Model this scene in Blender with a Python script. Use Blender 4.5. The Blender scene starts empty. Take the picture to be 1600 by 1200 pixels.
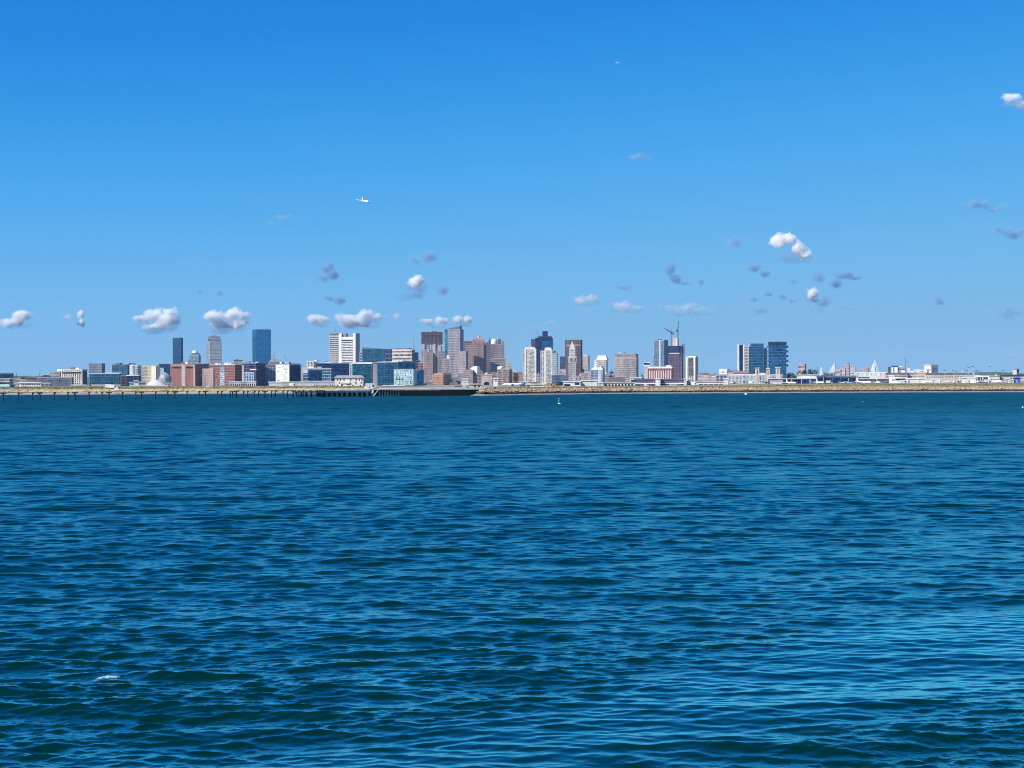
import bpy, math, random
import numpy as np
from mathutils import Vector, Matrix
rnd = random.Random(7)
SC = bpy.context.scene
COL = SC.collection
R = math.radians

# ------------------------------------------------------------------ camera
F, CAMH = 2400.0, 8.0            # focal length in pixels of the 1600 px frame, eye height over the water
cam_d = bpy.data.cameras.new('camera')
cam_d.sensor_width = 36.0
cam_d.lens = 36.0 * F / 1600.0
cam_d.clip_start, cam_d.clip_end = 0.5, 120000.0
cam = bpy.data.objects.new('camera', cam_d)
COL.objects.link(cam)
ROLL = 5.0 / 1600.0
cam.matrix_world = (Matrix.Translation((0, 0, CAMH)) @ Matrix.Rotation(R(90) - 0.5 / F, 4, 'X')
                    @ Matrix.Rotation(-ROLL, 4, 'Z'))
SC.camera = cam
def hz(x): return 602.0 - 5.0 * x / 1600.0               # where the horizon crosses the frame
def at(x, y, D): return Vector(((x - 800) / F * D, D, CAMH + (hz(x) - y) / F * D))

# ------------------------------------------------------------------ sky, sun, exposure
SUN_EL, SUN_AZ = 40.0, 234.0     # azimuth clockwise from +Y (the way the camera looks)
world = bpy.data.worlds.new('World'); SC.world = world; world.use_nodes = True
wn, wl = world.node_tree.nodes, world.node_tree.links
wn.clear()
sky = wn.new('ShaderNodeTexSky'); sky.sky_type = 'NISHITA'; sky.sun_disc = False
sky.sun_elevation, sky.sun_rotation = R(SUN_EL), R(SUN_AZ)
sky.altitude, sky.air_density, sky.dust_density, sky.ozone_density = 4000, 0.5, 0.0, 8.0
EXPO = 0.35
# the camera's rendering of a deep blue sky: one tone curve per channel over the sky texture
lo = wn.new('ShaderNodeVectorMath'); lo.operation = 'SCALE'; lo.inputs['Scale'].default_value = 0.10
cv = wn.new('ShaderNodeRGBCurve')
TONE = ([(0, 0), (.015, .005), (.030, .0105), (.042, .019), (.053, .040), (.076, .093), (.130, .180), (.231, .240), (.309, .258), (1, .36)],
        [(0, 0), (.04, .10), (.07, .17), (.098, .250), (.122, .318), (.175, .408), (.287, .480), (.457, .482), (.558, .488), (1, .6)],
        [(0, 0), (.11, .42), (.18, .61), (.254, .745), (.323, .806), (.44, .85), (.644, .835), (.84, .775), (1, .78)])
for i, pts in enumerate(TONE):
    c = cv.mapping.curves[i]
    while len(c.points) < len(pts): c.points.new(0.5, 0.5)
    for p, q in zip(c.points, pts): p.location = q
    for p in c.points: p.handle_type = 'AUTO_CLAMPED'
cv.mapping.update()
hi = wn.new('ShaderNodeVectorMath'); hi.operation = 'SCALE'; hi.inputs['Scale'].default_value = 10.0 / 2**EXPO
bg = wn.new('ShaderNodeBackground'); bg.inputs['Strength'].default_value = 0.10
wo = wn.new('ShaderNodeOutputWorld')
wl.new(sky.outputs[0], lo.inputs[0]); wl.new(lo.outputs[0], cv.inputs['Color']); wl.new(cv.outputs[0], hi.inputs[0])
wl.new(hi.outputs[0], bg.inputs[0]); wl.new(bg.outputs[0], wo.inputs[0])
sun_d = bpy.data.lights.new('sun', 'SUN'); sun_d.energy = 4.5; sun_d.angle = R(0.5); sun_d.color = (1, 0.95, 0.87)
sun = bpy.data.objects.new('sun', sun_d); COL.objects.link(sun)
sdir = Vector((math.sin(R(SUN_AZ)) * math.cos(R(SUN_EL)), math.cos(R(SUN_AZ)) * math.cos(R(SUN_EL)), math.sin(R(SUN_EL))))
sun.rotation_euler = sdir.to_track_quat('Z', 'Y').to_euler()
SC.view_settings.view_transform = 'Standard'; SC.view_settings.look = 'None'
SC.view_settings.gamma = 1; SC.view_settings.use_curve_mapping = False
SC.view_settings.exposure = EXPO
SC.cycles.filter_width = 1.0; SC.cycles.use_denoising = True
SC.cycles.volume_bounces = 12; SC.cycles.max_bounces = 16
SC.cycles.transparent_max_bounces = 32
SC.cycles.volume_step_rate = 0.35; SC.cycles.volume_max_steps = 256

# ------------------------------------------------------------------ helpers
def tag(o, label=None, cat=None, group=None, kind=None):
    if label: o['label'] = label
    if cat: o['category'] = cat
    if group: o['group'] = group
    if kind: o['kind'] = kind
    return o
def empty(name, loc=(0, 0, 0), rz=0.0):
    o = bpy.data.objects.new(name, None); COL.objects.link(o)
    o.location = loc; o.rotation_euler = (0, 0, rz); o.empty_display_size = 5
    return o
def copy_tree(o, parent=None):
    c = o.copy(); COL.objects.link(c); c.parent = parent
    for ch in list(o.children): copy_tree(ch, c)
    return c
class MB:
    """collects shapes and links them as one mesh object"""
    def __init__(s): s.v = []; s.f = []; s.smooth = False
    def add(s, vs, fs):
        n = len(s.v); s.v += [tuple(v) for v in vs]; s.f += [tuple(i + n for i in f) for f in fs]; return s
    def box(s, x0, x1, y0, y1, z0, z1):
        return s.add([(x0,y0,z0),(x1,y0,z0),(x1,y1,z0),(x0,y1,z0),(x0,y0,z1),(x1,y0,z1),(x1,y1,z1),(x0,y1,z1)],
                     [(3,2,1,0),(4,5,6,7),(0,1,5,4),(1,2,6,5),(2,3,7,6),(3,0,4,7)])
    def frustum(s, x0, x1, y0, y1, z0, z1, k=0.0, ky=None):
        cx, cy = (x0+x1)/2, (y0+y1)/2; ky = k if ky is None else ky
        a, b = (x1-x0)/2*k, (y1-y0)/2*ky
        return s.add([(x0,y0,z0),(x1,y0,z0),(x1,y1,z0),(x0,y1,z0),(cx-a,cy-b,z1),(cx+a,cy-b,z1),(cx+a,cy+b,z1),(cx-a,cy+b,z1)],
                     [(3,2,1,0),(4,5,6,7),(0,1,5,4),(1,2,6,5),(2,3,7,6),(3,0,4,7)])
    def prism(s, pts, z0, z1):
        """pts counter-clockwise (x, y); z1 a number or one height per point"""
        n = len(pts); zt = z1 if isinstance(z1, (list, tuple)) else [z1]*n
        return s.add([(p[0],p[1],z0) for p in pts] + [(p[0],p[1],zt[i]) for i,p in enumerate(pts)],
                     [tuple(range(n-1,-1,-1)), tuple(range(n,2*n))] + [(i,(i+1)%n,n+(i+1)%n,n+i) for i in range(n)])
    def vprism(s, pts, y0, y1):
        """pts (x, z) counter-clockwise seen from -y, extruded along y"""
        n = len(pts)
        return s.add([(p[0],y0,p[1]) for p in pts] + [(p[0],y1,p[1]) for p in pts],
                     [tuple(range(n)), tuple(range(2*n-1,n-1,-1))] + [((i+1)%n,i,n+i,n+(i+1)%n) for i in range(n)])
    def tube(s, a, b, r0, r1=None, n=8):
        a, b = Vector(a), Vector(b); r1 = r0 if r1 is None else r1
        d = (b-a).normalized(); q = d.to_track_quat('Z','Y')
        vs = []
        for c, r in ((a,r0),(b,r1)):
            for i in range(n):
                t = 2*math.pi*i/n; vs.append(c + q @ Vector((r*math.cos(t), r*math.sin(t), 0)))
        return s.add(vs, [tuple(range(n-1,-1,-1)), tuple(range(n,2*n))] + [(i,(i+1)%n,n+(i+1)%n,n+i) for i in range(n)])
    def lathe(s, prof, c=(0,0,0), n=20, a0=0.0, a1=2*math.pi):
        vs, fs = [], []; m = len(prof)
        for i in range(n):
            t = a0 + (a1-a0)*i/n
            for r, z in prof: vs.append((c[0]+r*math.cos(t), c[1]+r*math.sin(t), c[2]+z))
        for i in range(n):
            j = (i+1) % n
            for k in range(m-1): fs.append((i*m+k, j*m+k, j*m+k+1, i*m+k+1))
        return s.add(vs, fs)
    def build(s, name, m, parent=None):
        me = bpy.data.meshes.new(name); me.from_pydata(s.v, [], s.f); me.validate(); me.update()
        if s.smooth: me.polygons.foreach_set('use_smooth', [True]*len(me.polygons))
        me.materials.append(m)
        o = bpy.data.objects.new(name, me); COL.objects.link(o); o.parent = parent
        return o

# ------------------------------------------------------------------ materials
def new_mat(name):
    m = bpy.data.materials.new(name); m.use_nodes = True
    t = m.node_tree; b = t.nodes['Principled BSDF']
    return m, t.nodes, t.links, b
def N(nodes, typ, **kw):
    n = nodes.new(typ)
    for k, v in kw.items():
        if k in n.inputs.keys(): n.inputs[k].default_value = v
        else: setattr(n, k, v)
    return n
def mth(nodes, links, op, a, b=None, clamp=False):
    n = nodes.new('ShaderNodeMath'); n.operation = op; n.use_clamp = clamp
    for i, q in enumerate((a, b)):
        if q is None: continue
        if isinstance(q, (int, float)): n.inputs[i].default_value = q
        else: links.new(q, n.inputs[i])
    return n.outputs[0]
def ramp(nodes, links, fac, stops):
    n = nodes.new('ShaderNodeValToRGB'); e = n.color_ramp.elements
    while len(e) < len(stops): e.new(0.5)
    for i, (p, c) in enumerate(stops):
        e[i].position = p; e[i].color = (*c, 1) if len(c) == 3 else c
    links.new(fac, n.inputs[0]); return n.outputs[0]
def mixc(nodes, links, fac, a, b):
    n = nodes.new('ShaderNodeMix'); n.data_type = 'RGBA'
    for q, i in ((fac, 0), (a, 6), (b, 7)):
        if isinstance(q, (int, float)): n.inputs[i].default_value = q
        elif isinstance(q, tuple): n.inputs[i].default_value = (*q, 1)
        else: links.new(q, n.inputs[i])
    return n.outputs[2]
_cache = {}
def paint(c, rough=0.75, var=0.18, scale=0.08, metallic=0.0):
    """plain painted, stone or brick surface with weathering of its own"""
    key = ('p', c, rough, var, scale, metallic)
    if key in _cache: return _cache[key]
    m, n, l, b = new_mat('surface'); b.inputs['Roughness'].default_value = rough; b.inputs['Metallic'].default_value = metallic
    tc = N(n, 'ShaderNodeTexCoord'); mp = N(n, 'ShaderNodeMapping'); mp.inputs['Scale'].default_value = (1, 1, 0.35)
    oi = N(n, 'ShaderNodeObjectInfo')
    l.new(tc.outputs['Object'], mp.inputs[0])
    no = N(n, 'ShaderNodeTexNoise', Scale=scale, Detail=6.0, Roughness=0.65); no.noise_dimensions = '4D'
    l.new(mp.outputs[0], no.inputs['Vector']); l.new(mth(n, l, 'MULTIPLY', oi.outputs['Random'], 50.0), no.inputs['W'])
    d = tuple(v*(1-2.2*var) for v in c); e = tuple(min(1, v*(1+var)) for v in c)
    l.new(ramp(n, l, no.outputs['Fac'], [(0.3, d), (0.5, c), (0.75, e)]), b.inputs['Base Color'])
    _cache[key] = m; return m
def glass(c, metallic=0.75, rough=0.18, cell=(3.2, 3.2, 3.9), spread=0.75, blind=0.0):
    """curtain-wall glazing: panes of slightly different tint, tilt and blind position"""
    key = ('g', c, metallic, rough, cell, spread, blind)
    if key in _cache: return _cache[key]
    m, n, l, b = new_mat('glazing'); b.inputs['Roughness'].default_value = rough; b.inputs['Metallic'].default_value = metallic
    tc = N(n, 'ShaderNodeTexCoord'); oi = N(n, 'ShaderNodeObjectInfo')
    dv = N(n, 'ShaderNodeVectorMath', operation='DIVIDE'); dv.inputs[1].default_value = cell
    l.new(tc.outputs['Object'], dv.inputs[0])
    fl = N(n, 'ShaderNodeVectorMath', operation='FLOOR'); l.new(dv.outputs[0], fl.inputs[0])
    wnz = N(n, 'ShaderNodeTexWhiteNoise'); wnz.noise_dimensions = '4D'
    l.new(fl.outputs[0], wnz.inputs['Vector']); l.new(oi.outputs['Random'], wnz.inputs['W'])
    big = N(n, 'ShaderNodeTexNoise', Scale=0.045, Detail=3.0); big.noise_dimensions = '4D'
    l.new(tc.outputs['Object'], big.inputs['Vector']); l.new(mth(n, l, 'MULTIPLY', oi.outputs['Random'], 50.0), big.inputs['W'])
    f = mth(n, l, 'ADD', mth(n, l, 'MULTIPLY', wnz.outputs['Value'], 0.5), mth(n, l, 'MULTIPLY', big.outputs['Fac'], 0.6))
    lo = tuple(v*(1-spread) for v in c); hi = tuple(min(1, v*(1+spread)) for v in c)
    colr = ramp(n, l, f, [(0.25, lo), (0.5, c), (0.85, hi)])
    if blind > 0:
        bl = mth(n, l, 'GREATER_THAN', wnz.outputs['Value'], 1-blind)
        colr = mixc(n, l, mth(n, l, 'MULTIPLY', bl, 0.5), colr, (0.55, 0.55, 0.52))
    l.new(colr, b.inputs['Base Color'])
    sub = N(n, 'ShaderNodeVectorMath', operation='SUBTRACT'); sub.inputs[1].default_value = (0.5, 0.5, 0.5)
    l.new(wnz.outputs['Color'], sub.inputs[0])
    sc = N(n, 'ShaderNodeVectorMath', operation='SCALE'); sc.inputs['Scale'].default_value = 0.10; l.new(sub.outputs[0], sc.inputs[0])
    ge = N(n, 'ShaderNodeNewGeometry'); ad = N(n, 'ShaderNodeVectorMath', operation='ADD')
    l.new(ge.outputs['Normal'], ad.inputs[0]); l.new(sc.outputs[0], ad.inputs[1])
    nm = N(n, 'ShaderNodeVectorMath', operation='NORMALIZE'); l.new(ad.outputs[0], nm.inputs[0]); l.new(nm.outputs[0], b.inputs['Normal'])
    _cache[key] = m; return m
# ------------------------------------------------------------------ the water: real waves
SHORE = [(-2600, 1255), (-500, 1245), (0, 1240), (200, 1290), (420, 1330), (600, 1330), (700, 1290), (722, 1230), (736, 1056), (762, 1016), (800, 1060), (900, 1140), (1000, 1185),
         (1200, 1200), (1400, 1230), (1600, 1210), (2100, 1230), (4200, 1240)]
def shore(x): return float(np.interp(x, [p[0] for p in SHORE], [p[1] for p in SHORE]))

def smooth_noise(X, Y, seed, octs=4):
    """cheap value-noise stand-in: a few rotated sine products, about -1..1"""
    rg = np.random.RandomState(seed); out = np.zeros_like(X); a = 1.0; k = 1.0
    for o in range(octs):
        for j in range(3):
            t = rg.uniform(0, 2*np.pi); p = rg.uniform(0, 2*np.pi, 2)
            out += a*np.sin(k*(X*np.cos(t)+Y*np.sin(t))+p[0] + 1.3*np.sin(0.7*k*(Y*np.cos(t)-X*np.sin(t))+p[1]))/3
        a *= 0.6; k *= 1.9
    return out
def calm_mask(X, Y):
    """streaks where the wind leaves the water smoother (1 = smooth)"""
    n1 = smooth_noise(X*0.10, Y*0.22, 3)
    # a broad smooth streak running away from the near shore towards the open water
    c = (X + 7.3 - (Y-31.9)) * 0.707
    band = 1/(1+np.exp(-(c - 0.6 + 1.1*n1)/0.7)) * 1/(1+np.exp((c - 7.6 - 0.08*(Y-32) - 1.2*n1)/0.9)) * 1/(1+np.exp((Y-68)/7))
    n2 = smooth_noise(X*0.045+9, Y*0.085, 11)
    st = 1/(1+np.exp(-(n2*2.0 - 1.1)/0.25)) * 0.36
    c3 = (X - (-9 + 0.55*(Y-31)))*0.88                      # a narrower one beside it
    band3 = np.exp(-((c3 + 1.2*n1)/1.6)**2) * 0.6 / (1+np.exp((Y-46)/4))
    return np.clip(np.maximum.reduce([band, st, band3]), 0, 1)

rg = np.random.RandomState(5)
WAVES = []
for (l0, l1, n_, rms, spread, keep) in ((4.8, 13.0, 30, .030, 18, .7), (1.2, 4.8, 75, .100, 18, .32), (.30, 1.2, 110, .142, 22, .46), (.13, .30, 60, .13, 40, .12)):
    for i in range(n_):
        lam = l0*(l1/l0)**((i+rg.uniform(0, .9))/n_)
        WAVES.append((lam, R(-6)+rg.normal(0, R(spread)), rms*math.sqrt(2/n_)*lam/(2*np.pi)*rg.uniform(.75, 1.25), rg.uniform(0, 2*np.pi), keep))
def wave_field(X, Y, spacing, calm):
    H = np.zeros_like(X); DX = np.zeros_like(X); DY = np.zeros_like(X)
    gust = np.clip(1 + 0.42*smooth_noise(X*0.022, Y*0.05, 21, 4), .35, 1.8)
    for lam, th, a, ph, keep in WAVES:
        k = 2*np.pi/lam; kx, ky = k*np.sin(th), k*np.cos(th)
        w = np.clip((lam/spacing - 2.2)/2.0, 0, 1)
        w = w*(1-(1-keep)*calm)
        A = a*w*(gust if lam < 1.2 else 1.0); P = kx*X + ky*Y + ph
        s, c = np.sin(P), np.cos(P)
        H += A*c; DX -= 1.0*A*np.sin(th)*s; DY -= 1.0*A*np.cos(th)*s
    return H, DX, DY
def far_rough(D): return 0.24*np.clip(np.log(D/40.0)/np.log(600.0/40.0), 0, 1)

DEEP, SHEEN, WIOR, BUMP1, BUMP2, FARK = (0.0, 0.022, 0.023), (0.50, 1.0, 0.93), 1.45, 0.022, 0.010, 2.9
def make_water():
    rows = [24.0]
    while rows[-1] < 1420: rows.append(rows[-1] + min(max(0.045, rows[-1]*0.0018), 0.62))
    rows = np.array(rows); ncol = 750
    ang = np.tan(np.linspace(R(-28), R(28), ncol))
    Y = np.repeat(rows[:, None], ncol, 1); X = Y*ang[None, :]
    sp = np.maximum(np.gradient(rows)[:, None]*1.0, 0.45*Y*(56*np.pi/180/ncol))
    calm = calm_mask(X, Y)
    H, DX, DY = wave_field(X, Y, sp, calm)
    co = np.stack([X+DX, Y+DY, H], -1).reshape(-1, 3).astype(np.float32)
    nr = len(rows)
    i = np.arange(nr-1)[:, None]*ncol + np.arange(ncol-1)[None, :]
    quads = np.stack([i, i+1, i+1+ncol, i+ncol], -1).reshape(-1, 4)
    calmv = calm.reshape(-1); lod = far_rough(Y).reshape(-1)
    # the calm margin of the sheet: the water to either side, behind the viewer and under the far shore
    n0 = len(co); ext = []; eq = []
    def quad(a, b, c, d):
        m = n0+len(ext); ext.extend([a, b, c, d]); eq.append((m, m+1, m+2, m+3))
    t = math.tan(R(28)); z = -0.02
    quad((-9000, -400, z), (9000, -400, z), (9000, 24, z), (-9000, 24, z))
    quad((-9000, 24, z), (-24*t, 24, z), (-1420*t, 1420, z), (-9000, 1420, z))
    quad((24*t, 24, z), (9000, 24, z), (9000, 1420, z), (1420*t, 1420, z))
    co = np.concatenate([co, np.array(ext, np.float32)]); quads = np.concatenate([quads, np.array(eq)])
    calmv = np.concatenate([calmv, np.zeros(len(ext))]); lod = np.concatenate([lod, np.full(len(ext), 0.22)])
    me = bpy.data.meshes.new('water')
    me.vertices.add(len(co)); me.vertices.foreach_set('co', co.ravel())
    me.loops.add(quads.size); me.loops.foreach_set('vertex_index', quads.ravel().astype(np.int32))
    me.polygons.add(len(quads)); me.polygons.foreach_set('loop_start', np.arange(0, quads.size, 4, dtype=np.int32))
    me.polygons.foreach_set('use_smooth', np.ones(len(quads), bool))
    for nm, arr in (('calm', calmv), ('spread', lod)):
        a = me.attributes.new(nm, 'FLOAT', 'POINT'); a.data.foreach_set('value', arr.astype(np.float32))
    me.update()
    m, n, l, b = new_mat('sea_water'); n.remove(b)
    ca = N(n, 'ShaderNodeAttribute', attribute_name='calm'); sa = N(n, 'ShaderNodeAttribute', attribute_name='spread')
    inv = mth(n, l, 'SUBTRACT', 1.0, ca.outputs['Fac'])
    ge = N(n, 'ShaderNodeNewGeometry')
    mp = N(n, 'ShaderNodeMapping'); mp.inputs['Scale'].default_value = (0.45, 1.0, 1.0); l.new(ge.outputs['Position'], mp.inputs[0])
    n1 = N(n, 'ShaderNodeTexNoise', Scale=4.5, Detail=3.0, Roughness=0.6, Distortion=0.6); l.new(mp.outputs[0], n1.inputs['Vector'])
    n2 = N(n, 'ShaderNodeTexNoise', Scale=16.0, Detail=2.0, Roughness=0.6); l.new(mp.outputs[0], n2.inputs['Vector'])
    keep = mth(n, l, 'ADD', mth(n, l, 'MULTIPLY', inv, 0.85), 0.15)
    hsum = mth(n, l, 'MULTIPLY', mth(n, l, 'ADD', mth(n, l, 'MULTIPLY', n1.outputs['Fac'], BUMP1), mth(n, l, 'MULTIPLY', n2.outputs['Fac'], BUMP2)), keep)
    bp = N(n, 'ShaderNodeBump', Strength=1.0, Distance=1.0); l.new(hsum, bp.inputs['Height'])
    di = N(n, 'ShaderNodeBsdfDiffuse'); di.inputs['Color'].default_value = (*DEEP, 1)          # light coming back up out of the green water
    gl = N(n, 'ShaderNodeBsdfGlossy'); gl.distribution = 'BECKMANN'; gl.inputs['Color'].default_value = (*SHEEN, 1)
    l.new(mth(n, l, 'ADD', mth(n, l, 'ADD', 0.035, mth(n, l, 'MULTIPLY', inv, 0.04)), sa.outputs['Fac']), gl.inputs['Roughness'])
    fr = N(n, 'ShaderNodeFresnel'); fr.inputs['IOR'].default_value = WIOR
    for q in (gl, fr): l.new(bp.outputs[0], q.inputs['Normal'])
    # unresolved chop turns its steep faces to the viewer: less mirror, more depth
    k0 = mth(n, l, 'MINIMUM', mth(n, l, 'MULTIPLY', mth(n, l, 'MAXIMUM', mth(n, l, 'SUBTRACT', fr.outputs[0], 0.080), 0.0), 2.25), 0.97)
    k = mth(n, l, 'MULTIPLY', k0, mth(n, l, 'SUBTRACT', 1.0, mth(n, l, 'MULTIPLY', sa.outputs['Fac'], FARK)))
    mx = N(n, 'ShaderNodeMixShader'); l.new(k, mx.inputs[0]); l.new(di.outputs[0], mx.inputs[1]); l.new(gl.outputs[0], mx.inputs[2])
    l.new(mx.outputs[0], n['Material Output'].inputs['Surface'])
    me.materials.append(m)
    o = bpy.data.objects.new('water', me); COL.objects.link(o)
    return tag(o, kind='structure')
make_water()
# ------------------------------------------------------------------ land
def height_noise(x, s, k=1.0):
    return (math.sin(x*0.21*k+1.3)*math.sin(x*0.043*k+s*0.3) + 0.6*math.sin(x*0.53*k+s*0.7) + 0.4*math.sin(x*1.37*k+2*s))/2.0
def px_of(x, D=1245.0): return 800 + x*F/D
def plateau(px): return float(np.interp(px, [-500, 0, 520, 700, 1130, 1300, 1600, 2500], [6.6, 6.6, 6.2, 4.9, 5.0, 6.7, 7.2, 7.2]))
GROUND = 5.0
def ground_mat():
    m, n, l, b = new_mat('shore_ground'); b.inputs['Roughness'].default_value = 0.95
    ge = N(n, 'ShaderNodeNewGeometry'); sp = N(n, 'ShaderNodeSeparateXYZ'); l.new(ge.outputs['Position'], sp.inputs[0])
    mp = N(n, 'ShaderNodeMapping'); mp.inputs['Scale'].default_value = (1, 0.25, 1.5); l.new(ge.outputs['Position'], mp.inputs[0])
    n1 = N(n, 'ShaderNodeTexNoise', Scale=0.16, Detail=8.0, Roughness=0.7); l.new(mp.outputs[0], n1.inputs['Vector'])
    n2 = N(n, 'ShaderNodeTexNoise', Scale=0.018, Detail=5.0, Roughness=0.6); l.new(mp.outputs[0], n2.inputs['Vector'])
    n3 = N(n, 'ShaderNodeTexNoise', Scale=0.7, Detail=4.0, Roughness=0.7); l.new(mp.outputs[0], n3.inputs['Vector'])
    z = mth(n, l, 'ADD', sp.outputs['Z'], mth(n, l, 'MULTIPLY', mth(n, l, 'SUBTRACT', n1.outputs['Fac'], 0.5), 0.9))
    rock = ramp(n, l, n3.outputs['Fac'], [(0.3, (0.19, 0.13, 0.075)), (0.5, (0.40, 0.295, 0.185)), (0.72, (0.60, 0.48, 0.33))])
    sand = ramp(n, l, n1.outputs['Fac'], [(0.3, (0.33, 0.25, 0.13)), (0.5, (0.52, 0.41, 0.22)), (0.7, (0.68, 0.56, 0.33))])
    weed = ramp(n, l, n3.outputs['Fac'], [(0.35, (0.016, 0.009, 0.006)), (0.6, (0.055, 0.032, 0.021)), (0.8, (0.15, 0.095, 0.06))])
    wash = ramp(n, l, n1.outputs['Fac'], [(0.3, (0.17, 0.17, 0.165)), (0.6, (0.30, 0.30, 0.29))])
    g = mixc(n, l, n2.outputs['Fac'], (0.16, 0.145, 0.06), (0.32, 0.27, 0.13))
    grass = mixc(n, l, ramp(n, l, n1.outputs['Fac'], [(0.5, (0, 0, 0)), (0.75, (1, 1, 1))]), g, (0.30, 0.24, 0.115))
    beach = ramp(n, l, mth(n, l, 'DIVIDE', mth(n, l, 'ADD', sp.outputs['X'], 80.0), 60.0, clamp=True), [(0, (1, 1, 1)), (1, (0, 0, 0))])
    up = mixc(n, l, beach, rock, sand)
    low = mixc(n, l, beach, weed, (0.45, 0.37, 0.24))
    def step(a, w): return mth(n, l, 'DIVIDE', mth(n, l, 'SUBTRACT', z, a), w, clamp=True)
    c = mixc(n, l, step(0.75, 0.25), wash, low)
    c = mixc(n, l, step(2.0, 0.35), c, up)
    c = mixc(n, l, step(4.25, 0.5), c, grass)
    # beyond the grass strip: pale apron concrete and, far off, the city floor
    pave = ramp(n, l, n1.outputs['Fac'], [(0.3, (0.22, 0.22, 0.21)), (0.7, (0.36, 0.35, 0.33))])
    c = mixc(n, l, mth(n, l, 'DIVIDE', mth(n, l, 'SUBTRACT', sp.outputs['Y'], 1640.0), 60.0, clamp=True), c, pave)
    l.new(c, b.inputs['Base Color'])
    return m
GM = ground_mat()
def make_ground():
    prof = [(-70, -3.5, 0), (-8, -0.5, 0), (0, 0.0, 0.05), (8, 0.55, 0.15), (11, 0.85, 0.3), (14, 1.5, 0.5), (17, 2.3, 0.6), (20, 3.0, 0.7), (24, 3.7, 0.6), (30, 4.3, 0.4)]
    xs = [-9300, -7000, -5000, -2600, -1600, -1100] + [x for x in np.arange(-800, 801, 2.2)] + [1100, 1600, 2600, 5000, 7000, 9300]
    co, fs = [], []; tail = [(45, .62), (80, .78), (140, .9), (240, 1.0), (420, 1.0), (1200, None), (6000, None), (15400, None)]
    m = len(prof)+len(tail)
    for x in xs:
        px = px_of(x); s0 = shore(px) + 3.0*height_noise(x, 0, 0.4); P = plateau(px)
        for s, z, a in prof: co.append((x, s0+s+1.2*height_noise(x, s), z+a*height_noise(x, s*1.7, 1.9)))
        for s, k in tail:
            z = GROUND if k is None else 4.3+(P-4.3)*k + 0.22*height_noise(x, s)*(1 if s < 200 else 0.4)
            co.append((x, s0+s, z))
    for i in range(len(xs)-1):
        for j in range(m-1): fs.append((i*m+j, (i+1)*m+j, (i+1)*m+j+1, i*m+j+1))
    mb = MB(); mb.v, mb.f = co, fs
    tag(mb.build('ground', GM), kind='structure')
make_ground()
def ground_z(x, y):
    px = px_of(x); s = y - shore(px)
    if s > 900: return GROUND
    return float(np.interp(s, [0, 11, 20, 30, 45, 80, 140, 240, 420, 900], [0, .85, 3, 4.3] + [4.3+(plateau(px)-4.3)*k for k in (.62, .78, .9, 1, 1)] + [GROUND]))

def rock_verts(c, r):
    t = (1+5**.5)/2; vs = []
    base = [(-1,t,0),(1,t,0),(-1,-t,0),(1,-t,0),(0,-1,t),(0,1,t),(0,-1,-t),(0,1,-t),(t,0,-1),(t,0,1),(-t,0,-1),(-t,0,1)]
    for v in base:
        k = rnd.uniform(0.65, 1.15)*r/1.9
        vs.append((c[0]+v[0]*k*rnd.uniform(.9, 1.5), c[1]+v[1]*k, c[2]+v[2]*k*0.75))
    return vs
ICO = [(0,11,5),(0,5,1),(0,1,7),(0,7,10),(0,10,11),(1,5,9),(5,11,4),(11,10,2),(10,7,6),(7,1,8),(3,9,4),(3,4,2),(3,2,6),(3,6,8),(3,8,9),(4,9,5),(2,4,11),(6,2,10),(8,6,7),(9,8,1)]
rk = MB()
for i in range(3600):
    x = rnd.uniform(-35, 560) if rnd.random() < 0.85 else rnd.uniform(-560, -35)
    px = px_of(x); s = rnd.triangular(9, 33, 19); y = shore(px)+s+3.0*height_noise(x, 0, 0.4)
    r = rnd.uniform(0.35, 1.0) if rnd.random() < .93 else rnd.uniform(1.0, 1.7)
    rk.add(rock_verts((x, y, ground_z(x, y)+0.15*r), r), ICO)
tag(rk.build('riprap', GM), kind='stuff')
# coarse grass and low scrub along the top of the bank
tf = MB()
for i in range(5200):
    x = rnd.uniform(-560, 600); px = px_of(x)
    if 540 < px < 735: continue
    s = rnd.uniform(30, 75)**1.0; y = shore(px)+s; z = ground_z(x, y)-0.1; h = rnd.uniform(0.25, 0.75)*(1.6 if rnd.random() < .06 else 1)
    w = rnd.uniform(0.3, 1.3)
    for k in range(3):
        a = rnd.uniform(0, 6.28); dx, dy = math.cos(a)*w, math.sin(a)*w
        tf.add([(x-dx, y-dy, z), (x+dx, y+dy, z), (x+dx*.5+rnd.uniform(-.2, .2), y+dy*.5, z+h), (x-dx*.4, y-dy*.4, z+h*rnd.uniform(.6, 1))], [(0, 1, 2, 3)])
mg, n, l, b = new_mat('scrub_grass'); b.inputs['Roughness'].default_value = 0.9
ge = N(n, 'ShaderNodeNewGeometry'); no = N(n, 'ShaderNodeTexNoise', Scale=0.05, Detail=6.0, Roughness=0.7); l.new(ge.outputs['Position'], no.inputs['Vector'])
l.new(ramp(n, l, no.outputs['Fac'], [(0.35, (0.12, 0.115, 0.042)), (0.5, (0.24, 0.205, 0.09)), (0.68, (0.36, 0.29, 0.14))]), b.inputs['Base Color'])
tag(tf.build('grass', mg), kind='stuff')

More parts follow.
